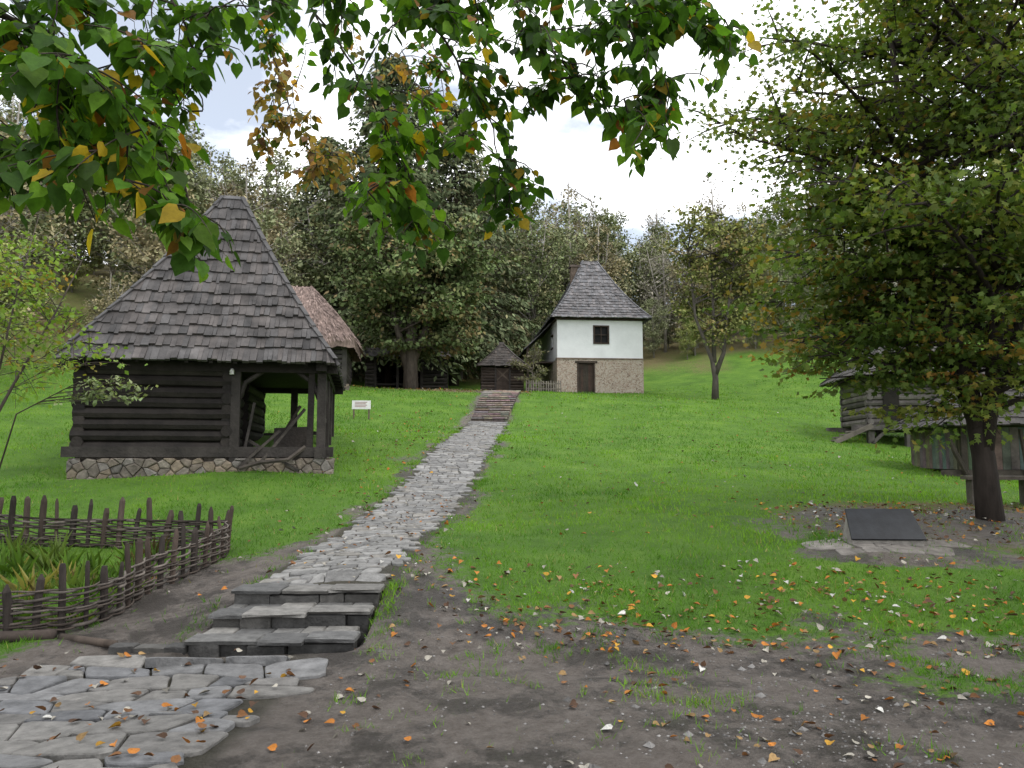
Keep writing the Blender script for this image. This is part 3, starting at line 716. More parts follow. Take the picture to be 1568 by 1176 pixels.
# ------------------------------------------------------------------ right: granary and mill
gr=empty('raised_granary'); MG=frame(11.85,25.6,0,-6); z0=gz(12,26)
mb=MB(); mb.M=MG; G1=(.10,.09,.082)
for (a,b) in(((0,0,0),(3.6,0,0)),((0,2.6,0),(3.6,2.6,0)),((0,0,0),(0,2.6,0)),((3.6,0,0),(3.6,2.6,0))): log_wall(mb,a,b,z0+.55,z0+2.1,.2,G1,.12)
mb.beam((-.6,-.1,z0+.45),(4.2,-.1,z0+.45),.2,.18,G1); mb.beam((-.6,2.7,z0+.45),(4.2,2.7,z0+.45),.2,.18,G1)
for x in(0,1.2,2.4,3.6):
    for y in(0,2.6): mb.beam((x,y,z0-.4),(x,y,z0+.4),.2,.2,G1)
    mb.beam((x,-.05,z0-.1),(x+.5,-.05,z0+.38),.1,.1,G1)
for i in range(5): mb.beam((-1.2+i*.22,-.5,z0+.02+i*.1),(-1.2+i*.22,.5,z0+.02+i*.1),.2,.05,(.17,.15,.13))
mb.beam((-1.3,-.5,z0-.05),(-.1,-.5,z0+.5),.06,.15,(.15,.13,.11)); mb.box((.4,-.14,z0+.7),(.9,-.1,z0+1.7),(.02,.017,.014))
mb.obj('log_walls_and_stilts',M_wood,gr)
mb=MB(); mb.M=MG; hip_roof(mb,-.6,4.2,-.7,3.3,z0+2.15,z0+4.2,.5,10,.15,.03,.1,(.06,.057,.054)); mb.obj('shingle_roof',M_shingle,gr)

ml=empty('wooden_mill'); MM=frame(10.15,17.6,0,-8); z0=1.32
mb=MB(); mb.M=MM
for i in range(24): mb.box((i*.18,0,z0),(i*.18+.172,.05,z0+.95),tuple(v*random.uniform(.7,1.25) for v in(.12,.11,.10)))
for i in range(14): mb.box((-.05,.05+i*.2,z0),(0,.05+i*.2+.19,z0+.95),tuple(v*random.uniform(.7,1.25) for v in(.11,.10,.09)))
mb.box((0.02,2.8,z0),(4.3,2.85,z0+.95),(.08,.07,.06)); mb.box((0,0.06,z0-.02),(4.3,2.8,z0+.03),(.06,.05,.04))
mb.beam((-.4,-.05,z0-.1),(4.5,-.05,z0-.1),.2,.18,(.07,.058,.048)); mb.beam((-.4,2.8,z0-.1),(4.5,2.8,z0-.1),.2,.18,(.07,.058,.048))
mb.beam((.05,-.08,z0-.1),(.05,-.08,z0+1.0),.12,.1,(.06,.05,.04))
mb.tube([(-.35,-.2,z0+.9),(-.2,-.25,z0+.4),(.05,-.2,z0-.1)],.06,6,(.06,.05,.04)); mb.tube([(1.2,-.2,z0+.9),(1.25,-.25,z0+.3),(1.3,-.2,z0-.1)],.05,6,(.06,.05,.04))
mb.obj('plank_walls',M_wood,ml)
mb=MB(); mb.M=MM
for x in(.8,3.2):
    rubble(mb,(x-.25,-.15,0),(x+.35,-.15,0),.4,z0-.2,[(.26,.24,.21),(.2,.19,.17)],.16,.5)
    rubble(mb,(x-.25,2.5,0),(x+.35,2.5,0),.4,z0-.2,[(.26,.24,.21)],.16,.5)
mb.obj('stone_piers',M_stone,ml)
mb=MB(); mb.M=MM; hip_roof(mb,-.5,4.8,-.6,3.4,z0+1.0,z0+2.6,.9,9,.15,.03,.08,(.035,.032,.03)); mb.obj('shingle_roof',M_shingle,ml)
mb=MB(); p=hit(1490,772); mb.M=frame(p.x,p.y,p.z,-10)
mb.box((-.12,-.15,.4),(.9,.15,.46),(.10,.085,.07)); 
for x in(-.05,.75): mb.box((x,-.12,-.1),(x+.08,.12,.4),(.08,.07,.06))
mb.obj('wooden_bench',M_wood)

# ------------------------------------------------------------------ plaque
pq=empty('information_plaque'); p=hit(1366,838); zp=gz(p.x,p.y); MP=frame(p.x,p.y+.12,zp,-4)
mb=MB(); mb.M=MP
vs=[(-.42,-.05,-.15),(.42,-.05,-.15),(.42,.38,-.15),(-.42,.38,-.15),(-.41,-.03,.06),(.41,-.03,.06),(.37,.25,.38),(-.37,.25,.38)]
mb.add(vs,[(4,5,6,7),(0,1,5,4),(1,2,6,5),(2,3,7,6),(3,0,4,7)]); mb.obj('concrete_base',M_concrete,pq)
mb=MB(); mb.M=MP
vs=[(-.43,-.05,.07),(.43,-.05,.07),(.385,.262,.405),(-.385,.262,.405)]; vs+=[(x,y-.018,z+.016) for x,y,z in vs]
mb.add(vs,[(0,3,2,1),(4,5,6,7),(0,1,5,4),(1,2,6,5),(2,3,7,6),(3,0,4,7)]); mb.obj('engraved_slab',M_metal,pq)
mb=MB(); 
polys=[k for k in flag_rows(-1.1,1.1,-.25,.5,.3,.35,.6) if abs(cen(k)[0])<.9]
stones(mb,polys,lambda a,b:(p.x+a,p.y+b-.05),.005,.012,[(.17,.155,.14),(.15,.135,.12)],.005); mb.obj('apron_slabs',M_stone,pq)

# ------------------------------------------------------------------ white sign
p=hit(553,642); sg=empty('information_sign'); mb=MB(); mb.M=frame(p.x,p.y,p.z,4)
for x in(-.26,.26): mb.beam((x,.03,-.1),(x,.03,.62),.05,.05,(.12,.09,.07))
mb.obj('posts',M_wood,sg); mb=MB(); mb.M=frame(p.x,p.y,p.z,4); mb.beam((-.32,0,.5),(.32,0,.5),.04,.30,(1,1,1)); mb.obj('panel',M_sign,sg)
mb=MB(); mb.M=frame(p.x,p.y,p.z,4)
for i in range(4): mb.box((-.22,-.026,.58-i*.05),(.2-.05*(i%2),-.022,.595-i*.05),(.25,.08,.07))
mb.obj('lettering',M_wood,sg)

# ------------------------------------------------------------------ picket fence by the white house
mb=MB()
a=Vector((.75,40.6,0)); b=Vector((2.6,40.9,0))
for i in range(15):
    q=a.lerp(b,i/14); z=gz(q.x,q.y); h=.62+random.uniform(-.05,.05)
    mb.beam((q.x,q.y,z-.1),(q.x+random.uniform(-.02,.02),q.y,z+h),.06,.03,(.16,.14,.12))
for h in(.2,.48): mb.beam((a.x,a.y+.03,gz(a.x,a.y)+h),(b.x,b.y+.03,gz(b.x,b.y)+h),.03,.06,(.14,.12,.1))
mb.obj('picket_fence',M_wood)

# ------------------------------------------------------------------ wattle fence
wf=empty('wattle_fence')
FP=[(-7.6,7.0),(-5.6,6.95),(-4.6,7.0),(-4.05,7.15),(-3.85,7.6),(-3.85,8.3),(-3.72,9.1),(-3.6,9.9),(-3.95,10.25),(-5,10.35),(-7.8,10.45)]
def resample(pts,step):
    pts=[Vector((*p,0)) for p in pts]
    out=[]
    for i in range(len(pts)-1):
        p0=pts[max(i-1,0)];p1=pts[i];p2=pts[i+1];p3=pts[min(i+2,len(pts)-1)]
        for k in range(20):
            t=k/20; out.append(0.5*((2*p1)+(p2-p0)*t+(2*p0-5*p1+4*p2-p3)*t*t+(3*p1-p0-3*p2+p3)*t**3))
    out.append(pts[-1]); res=[out[0]]; acc=0
    for a,b in zip(out,out[1:]):
        d=(b-a).length; 
        while acc+d>=step:
            t=(step-acc)/d; a=a.lerp(b,t); res.append(a.copy()); d=(b-a).length; acc=0
        acc+=d
    return res
ST_=0.21; RS=resample(FP,ST_/4)
mb=MB()
for i in range(0,len(RS),4):
    q=RS[i]; z=gz(q.x,q.y); back=q.y>9.95; h=(.58 if back else .53)+random.uniform(-.10,.11); r=random.uniform(.020,.044); c=random.choice([(.055,.042,.035),(.075,.056,.046),(.04,.033,.029)])
    lx=random.uniform(-.06,.06); ly=random.uniform(-.05,.05)
    mb.tube([(q.x,q.y,z-.1),(q.x+lx*.5,q.y+ly*.5,z+h*.6),(q.x+lx,q.y+ly,z+h-random.uniform(.03,.08)),(q.x+lx,q.y+ly,z+h)],[r,r*1.03,r*.95,r*random.uniform(.2,.7)],7,c)
mb.obj('stakes',M_bark,wf,False)
mb=MB(); GZR=[gz(q.x,q.y) for q in RS]
nlev=15
for l in range(nlev):
    i0=0
    while i0<len(RS)-6:
        ln=random.randint(24,70); i1=min(len(RS),i0+ln); pts=[];rr=[]
        rb=random.uniform(.010,.020); dz=random.uniform(-.015,.015)
        for i in range(i0,i1):
            q=RS[i]; d=(RS[min(i+1,len(RS)-1)]-RS[max(i-1,0)]).normalized(); nv=Vector((d.y,-d.x,0))
            off=.036*math.cos(math.pi*i/4+(math.pi if l%2 else 0))
            z=GZR[i]+.02+l*.025+dz+.014*math.sin(i*.21+l)
            pts.append(q+nv*off+Vector((0,0,z))); rr.append(rb*(1-.5*(i-i0)/ln))
        k=random.uniform(.6,1.4); c=random.choice([(.08,.066,.056),(.13,.112,.098),(.055,.044,.037)]); mb.tube(pts,rr,5,tuple(v*k for v in c))
        i0=i1-random.randint(2,5)
mb.obj('woven_rods',M_bark,wf,True)
mb=MB()
mb.tube([(-7.4,6.75,.05),(-6,6.8,.05),(-4.7,6.78,.05)],.06,8,(.06,.048,.04)); mb.tube([(-4.65,6.82,.05),(-4.0,6.95,.05)],.05,8,(.055,.043,.037))
mb.tube([(-3.95,6.95,.03),(-3.3,6.6,.05)],.035,8,(.07,.055,.045))
mb.obj('edging_log',M_bark,wf,True)
q=np.random.default_rng(5)
def strap_plants(name,cx,cy,rx,ry,ncl,per,h,palette):
    gx=cx+q.uniform(-1,1,ncl)*rx; gy=cy+q.uniform(-1,1,ncl)*ry; hs=q.uniform(.45,1.15,ncl)
    px=np.repeat(gx,per)+q.normal(0,.035,ncl*per); py=np.repeat(gy,per)+q.normal(0,.035,ncl*per); n_=ncl*per
    pos=np.stack([px,py,GZ(px,py)],1); d=q.normal(0,.42,(n_,3)); d[:,2]=1
    nv=q.normal(0,1,(n_,3)); T=(np.array([(-.035,0,0),(.035,0,0),(.045,.5,.05),(0,1,.32),(-.045,.5,.05)]),np.array([(0,1,2,3,4)]))
    cc=np.repeat(pal(palette,ncl,q,.25),per,0)*q.uniform(.7,1.3,(n_,1))
    me=leaf_mesh(name,pos,d,nv,q.uniform(.4,1.1,n_)*h*np.repeat(hs,per),cc,T,M_leaf); return link(bpy.data.objects.new(name,me))
strap_plants('iris_plants',-5.7,8.6,1.7,1.2,48,16,.42,[(3,(.10,.18,.03)),(2,(.15,.22,.05)),(1,(.26,.23,.08)),(1,(.16,.12,.06))])
strap_plants('garden_herbs',-5.2,8.4,1.3,1.1,150,10,.17,[(3,(.09,.17,.03)),(2,(.18,.2,.05))])

# ------------------------------------------------------------------ big trees
GRN=[(5,(.075,.125,.026)),(4,(.11,.165,.032)),(3,(.15,.19,.038)),(1.5,(.20,.205,.045)),(0.4,(.30,.17,.035)),(.12,(.24,.08,.03))]
GRL=[(5,(.075,.125,.028)),(4,(.11,.16,.032)),(2,(.15,.19,.04)),(0.7,(.34,.17,.035)),(.3,(.28,.10,.03))]
b=Vector((6.85,11.2,gz(6.85,11.2)-.1))
stems=[([b,(6.8,11.2,1.6),(6.7,11.25,2.5),(6.35,11.3,4.0),(6.0,11.4,6.2),(5.8,11.4,8.8)],.19),
       ([(6.8,11.2,1.7),(6.95,11.1,2.8),(7.1,11.0,4.5),(7.0,10.9,6.8),(7.2,10.9,9.3)],.14),
       ([(6.75,11.2,2.0),(6.6,11.5,3.0),(6.6,11.8,4.6),(6.7,12.2,6.5),(6.5,12.4,8.6)],.12),
       ([(6.8,11.2,2.0),(7.4,11.3,3.2),(7.9,11.4,4.8),(8.2,11.4,7.0)],.11)]
mt=make_tree('maple_tree',T_MAPLE,31,b,stems,(7.2,11.2,6.4),(4.35,4.2,4.3),.2,95,10,50,.088,GRN,sec=.95,hollow=.12,flat=.12,rise=.25,barkc=(.035,.028,.024),lift=.18)
make_tree('maple_tree',T_MAPLE,33,b,stems,(5.7,11.3,4.1),(2.75,2.2,1.45),.14,38,9,48,.088,GRL,sec=.8,hollow=.12,flat=.12,rise=.1,barkc=(.035,.028,.024),lift=.12,drawstem=False,parent=mt)
SPR=[(4,(.10,.13,.065)),(3,(.13,.16,.085)),(2,(.17,.19,.105)),(.5,(.24,.19,.10))]
b=Vector((-5.3,40.2,gz(-5.3,40.2)-.1))
stems=[([b,(-5.3,40.2,8),(-5.2,40.2,11),(-5.1,40.3,15)],.42),([(-5.4,40.2,6.0),(-6.2,40,9),(-6.8,39.8,13)],.25),([(-5.3,40.2,6.3),(-4.1,40.4,9.5),(-3.6,40.5,13)],.25)]
make_tree('linden_tree',T_DIAM,41,b,stems,(-4.9,40.2,11.0),(4.8,4.4,4.3),.42,110,8,34,.24,[(4,(.09,.125,.05)),(3,(.12,.155,.065)),(1,(.18,.19,.085)),(.7,(.24,.16,.08))],sec=1.3,hollow=.15,flat=.25,rise=.2,barkc=(.10,.085,.07),lift=.1,material=M_far)
def conifer(name,base,H,R,seed,palette,nl=34,per=8,z0=.12,ls=.34):
    r=random.Random(seed); qq=np.random.default_rng(seed); mb=MB(); base=Vector(base)
    mb.tube([base,base+Vector((.1,0,H*.5)),base+Vector((0,.1,H))],[.35,.2,.02],8,(.06,.045,.035))
    PO=[];D=[];NV=[];CO=[]
    for i in range(nl):
        t=z0+(1-z0)*(i/nl); z=H*t; L0=R*(1-t)**.62*(1 if t>.2 else .8+t)
        for j in range(per):
            L=L0*r.uniform(.6,1.2)+.3; a=r.uniform(0,2*math.pi); d=Vector((math.cos(a),math.sin(a),0))
            s=base+Vector((0,0,z+r.uniform(-.2,.2))); e=s+d*L+Vector((0,0,-.28*L+.1)); m_=s.lerp(e,.5)+Vector((0,0,.12*L))
            mb.tube([bez(s,m_,e,k/4) for k in range(5)],[.045,.035,.025,.015,.006],4,(.055,.042,.035),cap=False)
            n_=int(24+40*L/R*1.6); tt=qq.uniform(.12,1.05,(n_,1)); P_=np.array([bez(s,m_,e,float(k)) for k in tt[:,0]])
            side=np.cross(np.array(d),[0,0,1]); sg=qq.normal(0,.28,(n_,1))*L*(1.15-tt); P_+=side[None]*sg; P_[:,2]-=np.abs(qq.normal(0,.25,n_))+.1*np.abs(sg[:,0])
            PO.append(P_); dv=np.array(d)[None]*.5+side[None]*np.sign(sg)*.5+qq.normal(0,.3,(n_,3)); dv[:,2]-=.6; D.append(dv); NV.append(qq.normal(0,.6,(n_,3))+np.array([0,0,.6]))
            CO.append(pal(palette,n_,qq,.15)*r.uniform(.75,1.3))
    PO=np.concatenate(PO);D=np.concatenate(D);NV=np.concatenate(NV);CO=np.concatenate(CO)
    e=empty(name); mb.obj('trunk_and_limbs',M_bark,e,True)
    T=(np.array([(0,0,0),(0.22,0.4,0.0),(0,1,0),(-0.22,0.4,0.0)]),np.array([(0,1,2,3)]))
    me=leaf_mesh('needle_foliage',PO,D,NV,qq.uniform(.7,1.3,len(PO))*ls,np.clip(CO,.004,.5),T,M_far); link(bpy.data.objects.new('needle_foliage',me),e)
conifer('spruce_tree',(-8.0,49,gz(-8.0,49)),22.5,6.8,51,SPR,46,9,ls=.40)
conifer('spruce_tree.001',(-4.0,53,gz(-4.0,53)),20.5,6.0,52,[(3,(.12,.15,.08)),(2,(.16,.185,.10)),(1,(.21,.20,.11))],40,8,ls=.40)
conifer('spruce_tree.002',(-13.5,55,gz(-13.5,55)),17,5.2,53,[(3,(.12,.145,.08)),(2,(.17,.185,.10))],34,8,ls=.40)
p=hit(1095,612)
stems=[([p+Vector((0,0,-.1)),p+Vector((.05,0,1.1)),p+Vector((-.1,0,2.0)),p+Vector((-.9,0,4.2)),p+Vector((-1.2,.2,8))],.2),([p+Vector((.05,0,1.3)),p+Vector((.5,0,2.4)),p+Vector((.8,0,4.8)),p+Vector((1.3,0,8.2))],.15),([p+Vector((0,0,1.9)),p+Vector((.1,.3,4.5)),p+Vector((0,.3,9))],.13)]
make_tree('walnut_tree',T_DIAM,61,p,stems,tuple(p+Vector((1.0,0,6.8))),(3.4,3.0,4.3),.2,64,8,17,.2,[(3,(.18,.20,.07)),(2,(.23,.225,.08)),(1,(.14,.17,.06)),(.4,(.28,.19,.08))],sec=.9,hollow=.1,barkc=(.08,.07,.06),material=M_far)
p=Vector((1.1,41.6,gz(1.1,41.6)))
make_tree('garden_bush',T_DIAM,62,p,[([p,p+Vector((0,0,1)),p+Vector((.1,0,2))],.05)],tuple(p+Vector((0,0,1.2))),(1.1,.8,1.2),.05,26,5,9,.12,[(2,(.2,.18,.13)),(2,(.15,.16,.09))],sec=.4,barkc=(.16,.14,.12))
p=hit(655,585)
make_tree('garden_bush.001',T_DIAM,63,p,[([p,p+Vector((0,0,.5)),p+Vector((.1,0,1))],.04)],tuple(p+Vector((0,0,.6))),(.7,.5,.6),.04,20,4,10,.1,[(2,(.13,.15,.06)),(2,(.2,.15,.09))],sec=.3)
# left sapling
LG=[(4,(.15,.25,.04)),(3,(.20,.29,.06)),(1,(.27,.25,.07)),(.5,(.30,.15,.04))]
p=Vector((-6.9,9.6,gz(-6.9,9.6)))
stems=[([p,W(-30,680,9.6),W(20,590,9.6),W(90,470,9.6),W(130,390,9.5)],.032),([W(-35,690,9.6),W(0,560,9.4),W(30,430,9.3),W(60,330,9.3)],.022),([p+Vector((-.1,0,.3)),W(-60,560,9.8),W(-40,420,9.9),W(-10,320,9.9)],.025)]
make_tree('hazel_sapling',T_DIAM,71,p,stems,tuple(W(45,480,9.6)),(1.3,1.0,1.25),.032,34,7,10,.072,LG,sec=.42,hollow=.1,barkc=(.08,.065,.055),lift=.1,brs=.5)
p=W(185,590,9.8)
stems=[([Vector((p.x-2.0,10.2,gz(p.x-2.0,10.2))),Vector((p.x-1.5,10.1,p.z-.35)),Vector((p.x-.6,9.9,p.z+.05)),Vector((p.x+.2,9.8,p.z+.02))],.014)]
make_tree('hazel_sapling.001',T_DIAM,72,p,stems,(p.x,9.85,p.z),(.34,.2,.18),.014,16,4,5,.07,[(3,(.16,.21,.10)),(2,(.26,.29,.16))],sec=.16,hollow=.1,lift=.0)

# ------------------------------------------------------------------ forest
forest=empty('forest_trees')
protos=[]
FP_=[[(3,(.215,.24,.13)),(2,(.26,.27,.145)),(1,(.18,.205,.115))],  # crown colours kept pale: distance haze is painted into the leaves
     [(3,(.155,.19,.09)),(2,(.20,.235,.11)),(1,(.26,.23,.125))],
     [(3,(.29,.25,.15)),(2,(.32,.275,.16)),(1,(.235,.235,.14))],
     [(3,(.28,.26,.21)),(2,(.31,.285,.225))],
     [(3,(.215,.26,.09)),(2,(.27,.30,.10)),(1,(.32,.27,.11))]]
for i,(pl_,nl_,H_) in enumerate(zip(FP_,(25,28,18,6,23),(12,13,11,13,9))):
    st=[([Vector((0,0,-.6)),Vector((.1,0,H_*.4)),Vector((0,.2,H_*.95))],.2)]
    for k in range(2):
        a=random.uniform(0,6.28); st.append(([Vector((0,0,H_*.25)),Vector((math.cos(a)*1.,math.sin(a)*1.,H_*.55)),Vector((math.cos(a)*1.8,math.sin(a)*1.8,H_*.85))],.12))
    mb,PO,D,NV,S,CO=tree_data(100+i,(0,0,0),st,(0,0,H_*.54),(3.2,3.2,H_*.48),.2,46,7,nl_,.24,pl_,sec=1.0,hollow=.15,flat=.6,rise=.9,barkc=(.25,.23,.20),lift=.0)
    o=mb.obj('proto',M_bark,None,True); bm=o.data; bpy.data.objects.remove(o)
    protos.append((bm,leaf_mesh('crown',PO,D,NV,S,CO,T_DIAM,M_far)))
def place(i,x,y,s,h=None):
    bm,lm=protos[i]; z=gz(x,y) if h is None else h
    k=random.uniform(0,6.28)
    for nm,me in(('trunk',bm),('crown',lm)):
        o=bpy.data.objects.new(nm,me); o.location=(x,y,z); o.rotation_euler=(0,0,k); o.scale=(s,s,s*random.uniform(.9,1.15)); link(o,forest)
cnt=0
for row,(y0,dx) in enumerate(((58,4.8),(66,4.5),(75,4.8),(86,5.2),(99,5.6))):
    x=-y0*0.95
    while x<y0*0.9:
        xx=x+random.uniform(-1.6,1.6); yy=y0+random.uniform(-3,3)
        if not(row==0 and 8<xx<20):
            s=random.uniform(.75,1.25)
            if 6<xx<30 and row<3: s*=.85
            place(random.choice([0,0,1,1,2,2,3]),xx,yy,s); cnt+=1
        x+=dx
for (x,y,i,s) in((-18,26,4,.6),(-21,30,2,.8),(-24,36,0,.9),(-17,36,2,.75),(-20,42,1,.95),(-27,42,2,1),(-14,42,0,.8),(-16,48,2,1.0),(-23,50,0,1.1),(-30,50,1,1.1),(-34,42,2,1.0),(-12,50,1,1.0),(-36,54,0,1.1),(-28,34,4,.8),(-26,28,2,.7),(-31,37,1,.9),(-40,48,2,1.1),(-16,22,4,.42),(-19,21,3,.5)):
    place(i,x,y,s)
for (x,y,i,s) in((1.5,56,1,.95),(4.5,60,0,.9),(8,64,1,.85),(11,65,0,.85),(-1,60,0,1.1),(14.5,60,2,.8),(17.5,57,4,.8),(21,54,0,.8),(12,60,3,.75),(28,50,1,.8),(33,46,2,.8),(22,44,3,.6),(30,40,4,.8),(36,38,0,.9),(26,33,2,.6),(34,30,1,.8),(28,25,4,.6)):
    place(i,x,y,s)
# undergrowth along the forest edge and on the left bank
for k in range(95):
    x=random.uniform(-45,40); y=random.uniform(55,70) if -12<x<26 else random.uniform(38,66)
    if x>12 and y<50: continue
    place(random.choice([0,1,4,4,3]),x,y,random.uniform(.22,.42))
for k in range(46):
    x=random.uniform(-36,-15.5); y=random.uniform(24,46)
    if y<-x*1.0+2 or x>-17: place(random.choice([0,2,4,4,1]),x,y,random.uniform(.24,.5))

# ------------------------------------------------------------------ overhanging linden (foreground)
ov=empty('overhanging_linden_tree'); mb=MB(); r=random.Random(99); q=np.random.default_rng(99)
BC=(.035,.028,.022)
tb=Vector((-4.6,-1.2,0)); fork=Vector((-4.3,-.8,3.2))
mb.tube([tb+Vector((0,0,-.2)),tb+Vector((.1,.1,1.5)),fork,fork+Vector((.2,.3,2.5)),fork+Vector((.1,.6,5))],[.26,.22,.2,.12,.05],10,BC)
limbs=[
 [fork,W(-260,-120,2.4),W(-60,-10,2.8),W(110,80,3.0),W(230,190,3.1),W(325,370,3.2)],
 [fork,W(-200,-250,2.6),W(100,-190,3.2),W(350,-110,3.4),W(560,-60,3.6),W(760,-30,3.7),W(930,-10,3.8),W(1110,30,3.9)],
 [W(350,-110,3.4),W(470,0,4.0),W(560,130,4.1),W(620,250,4.1),W(650,370,4.1)],
 [W(560,-60,3.6),W(680,60,3.9),W(750,180,4.1),W(785,340,4.1)],
 [W(100,-190,3.2),W(300,-100,5.0),W(410,60,6.2),W(450,180,6.3),W(500,280,6.3)],
 [W(760,-30,3.7),W(850,80,3.8),W(900,180,3.8)],
 [W(930,-10,3.8),W(1000,100,3.8),W(1020,220,3.8)],
 [fork,W(-300,100,2.8),W(-80,180,3.0),W(60,260,3.1),W(90,320,3.1)],
 [W(300,-100,5.0),W(480,-20,6.0),W(600,80,6.2),W(680,150,6.0)],
 [W(100,-190,3.2),W(240,-60,3.4),W(300,80,3.4),W(310,170,3.5)],
]
LP=[]
for i,l in enumerate(limbs):
    pts=[]; L_=[Vector(p) for p in l]
    for a,b in zip(L_,L_[1:]):
        for k in range(8): pts.append(a.lerp(b,k/8)+Vector((r.uniform(-.015,.015),r.uniform(-.015,.015),r.uniform(-.01,.01))))
    pts.append(L_[-1]); K=len(pts); r0=.02 if i in(0,1,7) else .007
    mb.tube(pts,[r0*(1-.85*k/(K-1))+.0015 for k in range(K)],6,BC,cap=False); LP+=[tuple(k) for k in pts]
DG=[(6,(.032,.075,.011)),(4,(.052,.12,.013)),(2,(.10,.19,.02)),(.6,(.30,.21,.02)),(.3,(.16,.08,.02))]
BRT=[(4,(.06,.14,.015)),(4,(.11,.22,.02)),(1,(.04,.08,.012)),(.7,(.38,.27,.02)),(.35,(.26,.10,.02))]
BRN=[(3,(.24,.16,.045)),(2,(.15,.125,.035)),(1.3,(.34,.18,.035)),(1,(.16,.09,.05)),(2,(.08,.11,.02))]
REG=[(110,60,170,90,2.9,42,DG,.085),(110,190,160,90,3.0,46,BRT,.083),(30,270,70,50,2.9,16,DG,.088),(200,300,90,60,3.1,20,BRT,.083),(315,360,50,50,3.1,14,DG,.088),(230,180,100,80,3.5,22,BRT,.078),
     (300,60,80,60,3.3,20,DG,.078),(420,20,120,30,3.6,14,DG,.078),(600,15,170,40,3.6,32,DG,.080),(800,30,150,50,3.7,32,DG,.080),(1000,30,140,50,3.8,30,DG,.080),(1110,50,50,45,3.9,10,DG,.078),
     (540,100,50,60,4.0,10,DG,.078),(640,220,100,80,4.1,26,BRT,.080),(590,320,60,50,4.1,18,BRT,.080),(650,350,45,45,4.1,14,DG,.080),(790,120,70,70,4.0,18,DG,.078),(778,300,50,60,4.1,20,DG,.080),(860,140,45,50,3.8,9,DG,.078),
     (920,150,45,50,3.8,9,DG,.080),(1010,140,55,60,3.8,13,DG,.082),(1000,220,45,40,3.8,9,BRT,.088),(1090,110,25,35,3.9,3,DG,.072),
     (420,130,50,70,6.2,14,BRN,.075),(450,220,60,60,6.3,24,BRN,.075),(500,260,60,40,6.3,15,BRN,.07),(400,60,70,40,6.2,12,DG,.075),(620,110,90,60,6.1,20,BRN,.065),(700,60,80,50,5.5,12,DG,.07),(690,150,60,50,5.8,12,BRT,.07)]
PO=[];D=[];NV=[];CO=[];S=[]
for (u,v,ru,rv,dep,nt_,pl_,ls) in REG:
    for _ in range(nt_):
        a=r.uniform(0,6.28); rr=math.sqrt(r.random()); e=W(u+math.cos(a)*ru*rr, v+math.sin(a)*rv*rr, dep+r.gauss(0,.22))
        LA=np.array(LP); dd=LA-np.array(e)[None]; dist=np.sqrt((dd**2).sum(1))
        cost=dist+np.maximum(0,-dd[:,2])*.6+np.where(dist<.22,.5,0); near=Vector(LP[int(np.argmin(cost))])
        c=near.lerp(e,.5)+Vector((r.uniform(-.08,.08),r.uniform(-.08,.08),.12*(near-e).length+.02))
        L=(e-near).length; K=max(4,int(L/.06)); pts=[bez(near,c,e,k/K) for k in range(K+1)]
        mb.tube(pts,[.0035*(1-.7*k/K)+.001 for k in range(K+1)],4,BC,cap=False)
        LP+=[tuple(k) for k in pts[1::2]]
        nl=r.randint(6,11); tail=min(1,.42/max(L,.01))
        tone=r.uniform(.7,1.25)
        for k in range(nl):
            t=1-tail*k/nl; p=bez(near,c,e,t); d=(bez(near,c,e,min(1,t+.02))-bez(near,c,e,t-.02)).normalized()
            sgn=1 if k%2 else -1; side=d.cross(Vector((0,0,1))).normalized()*sgn
            pd=(side*.8+d*.4+Vector((r.gauss(0,.3),r.gauss(0,.3),r.gauss(-.45,.3)))).normalized()
            pet=p+pd*.03; mb.tube([p,pet],[.0012,.001],3,(.07,.08,.03),cap=False)
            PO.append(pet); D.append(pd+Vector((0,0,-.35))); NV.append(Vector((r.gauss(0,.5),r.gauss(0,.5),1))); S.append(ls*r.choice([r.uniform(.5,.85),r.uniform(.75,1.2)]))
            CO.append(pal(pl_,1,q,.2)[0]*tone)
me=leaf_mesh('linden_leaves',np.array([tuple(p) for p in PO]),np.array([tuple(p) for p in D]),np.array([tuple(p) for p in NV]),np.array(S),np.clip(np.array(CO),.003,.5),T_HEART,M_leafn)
link(bpy.data.objects.new('linden_leaves',me),ov); mb.obj('trunk_and_branches',M_bark,ov,True)

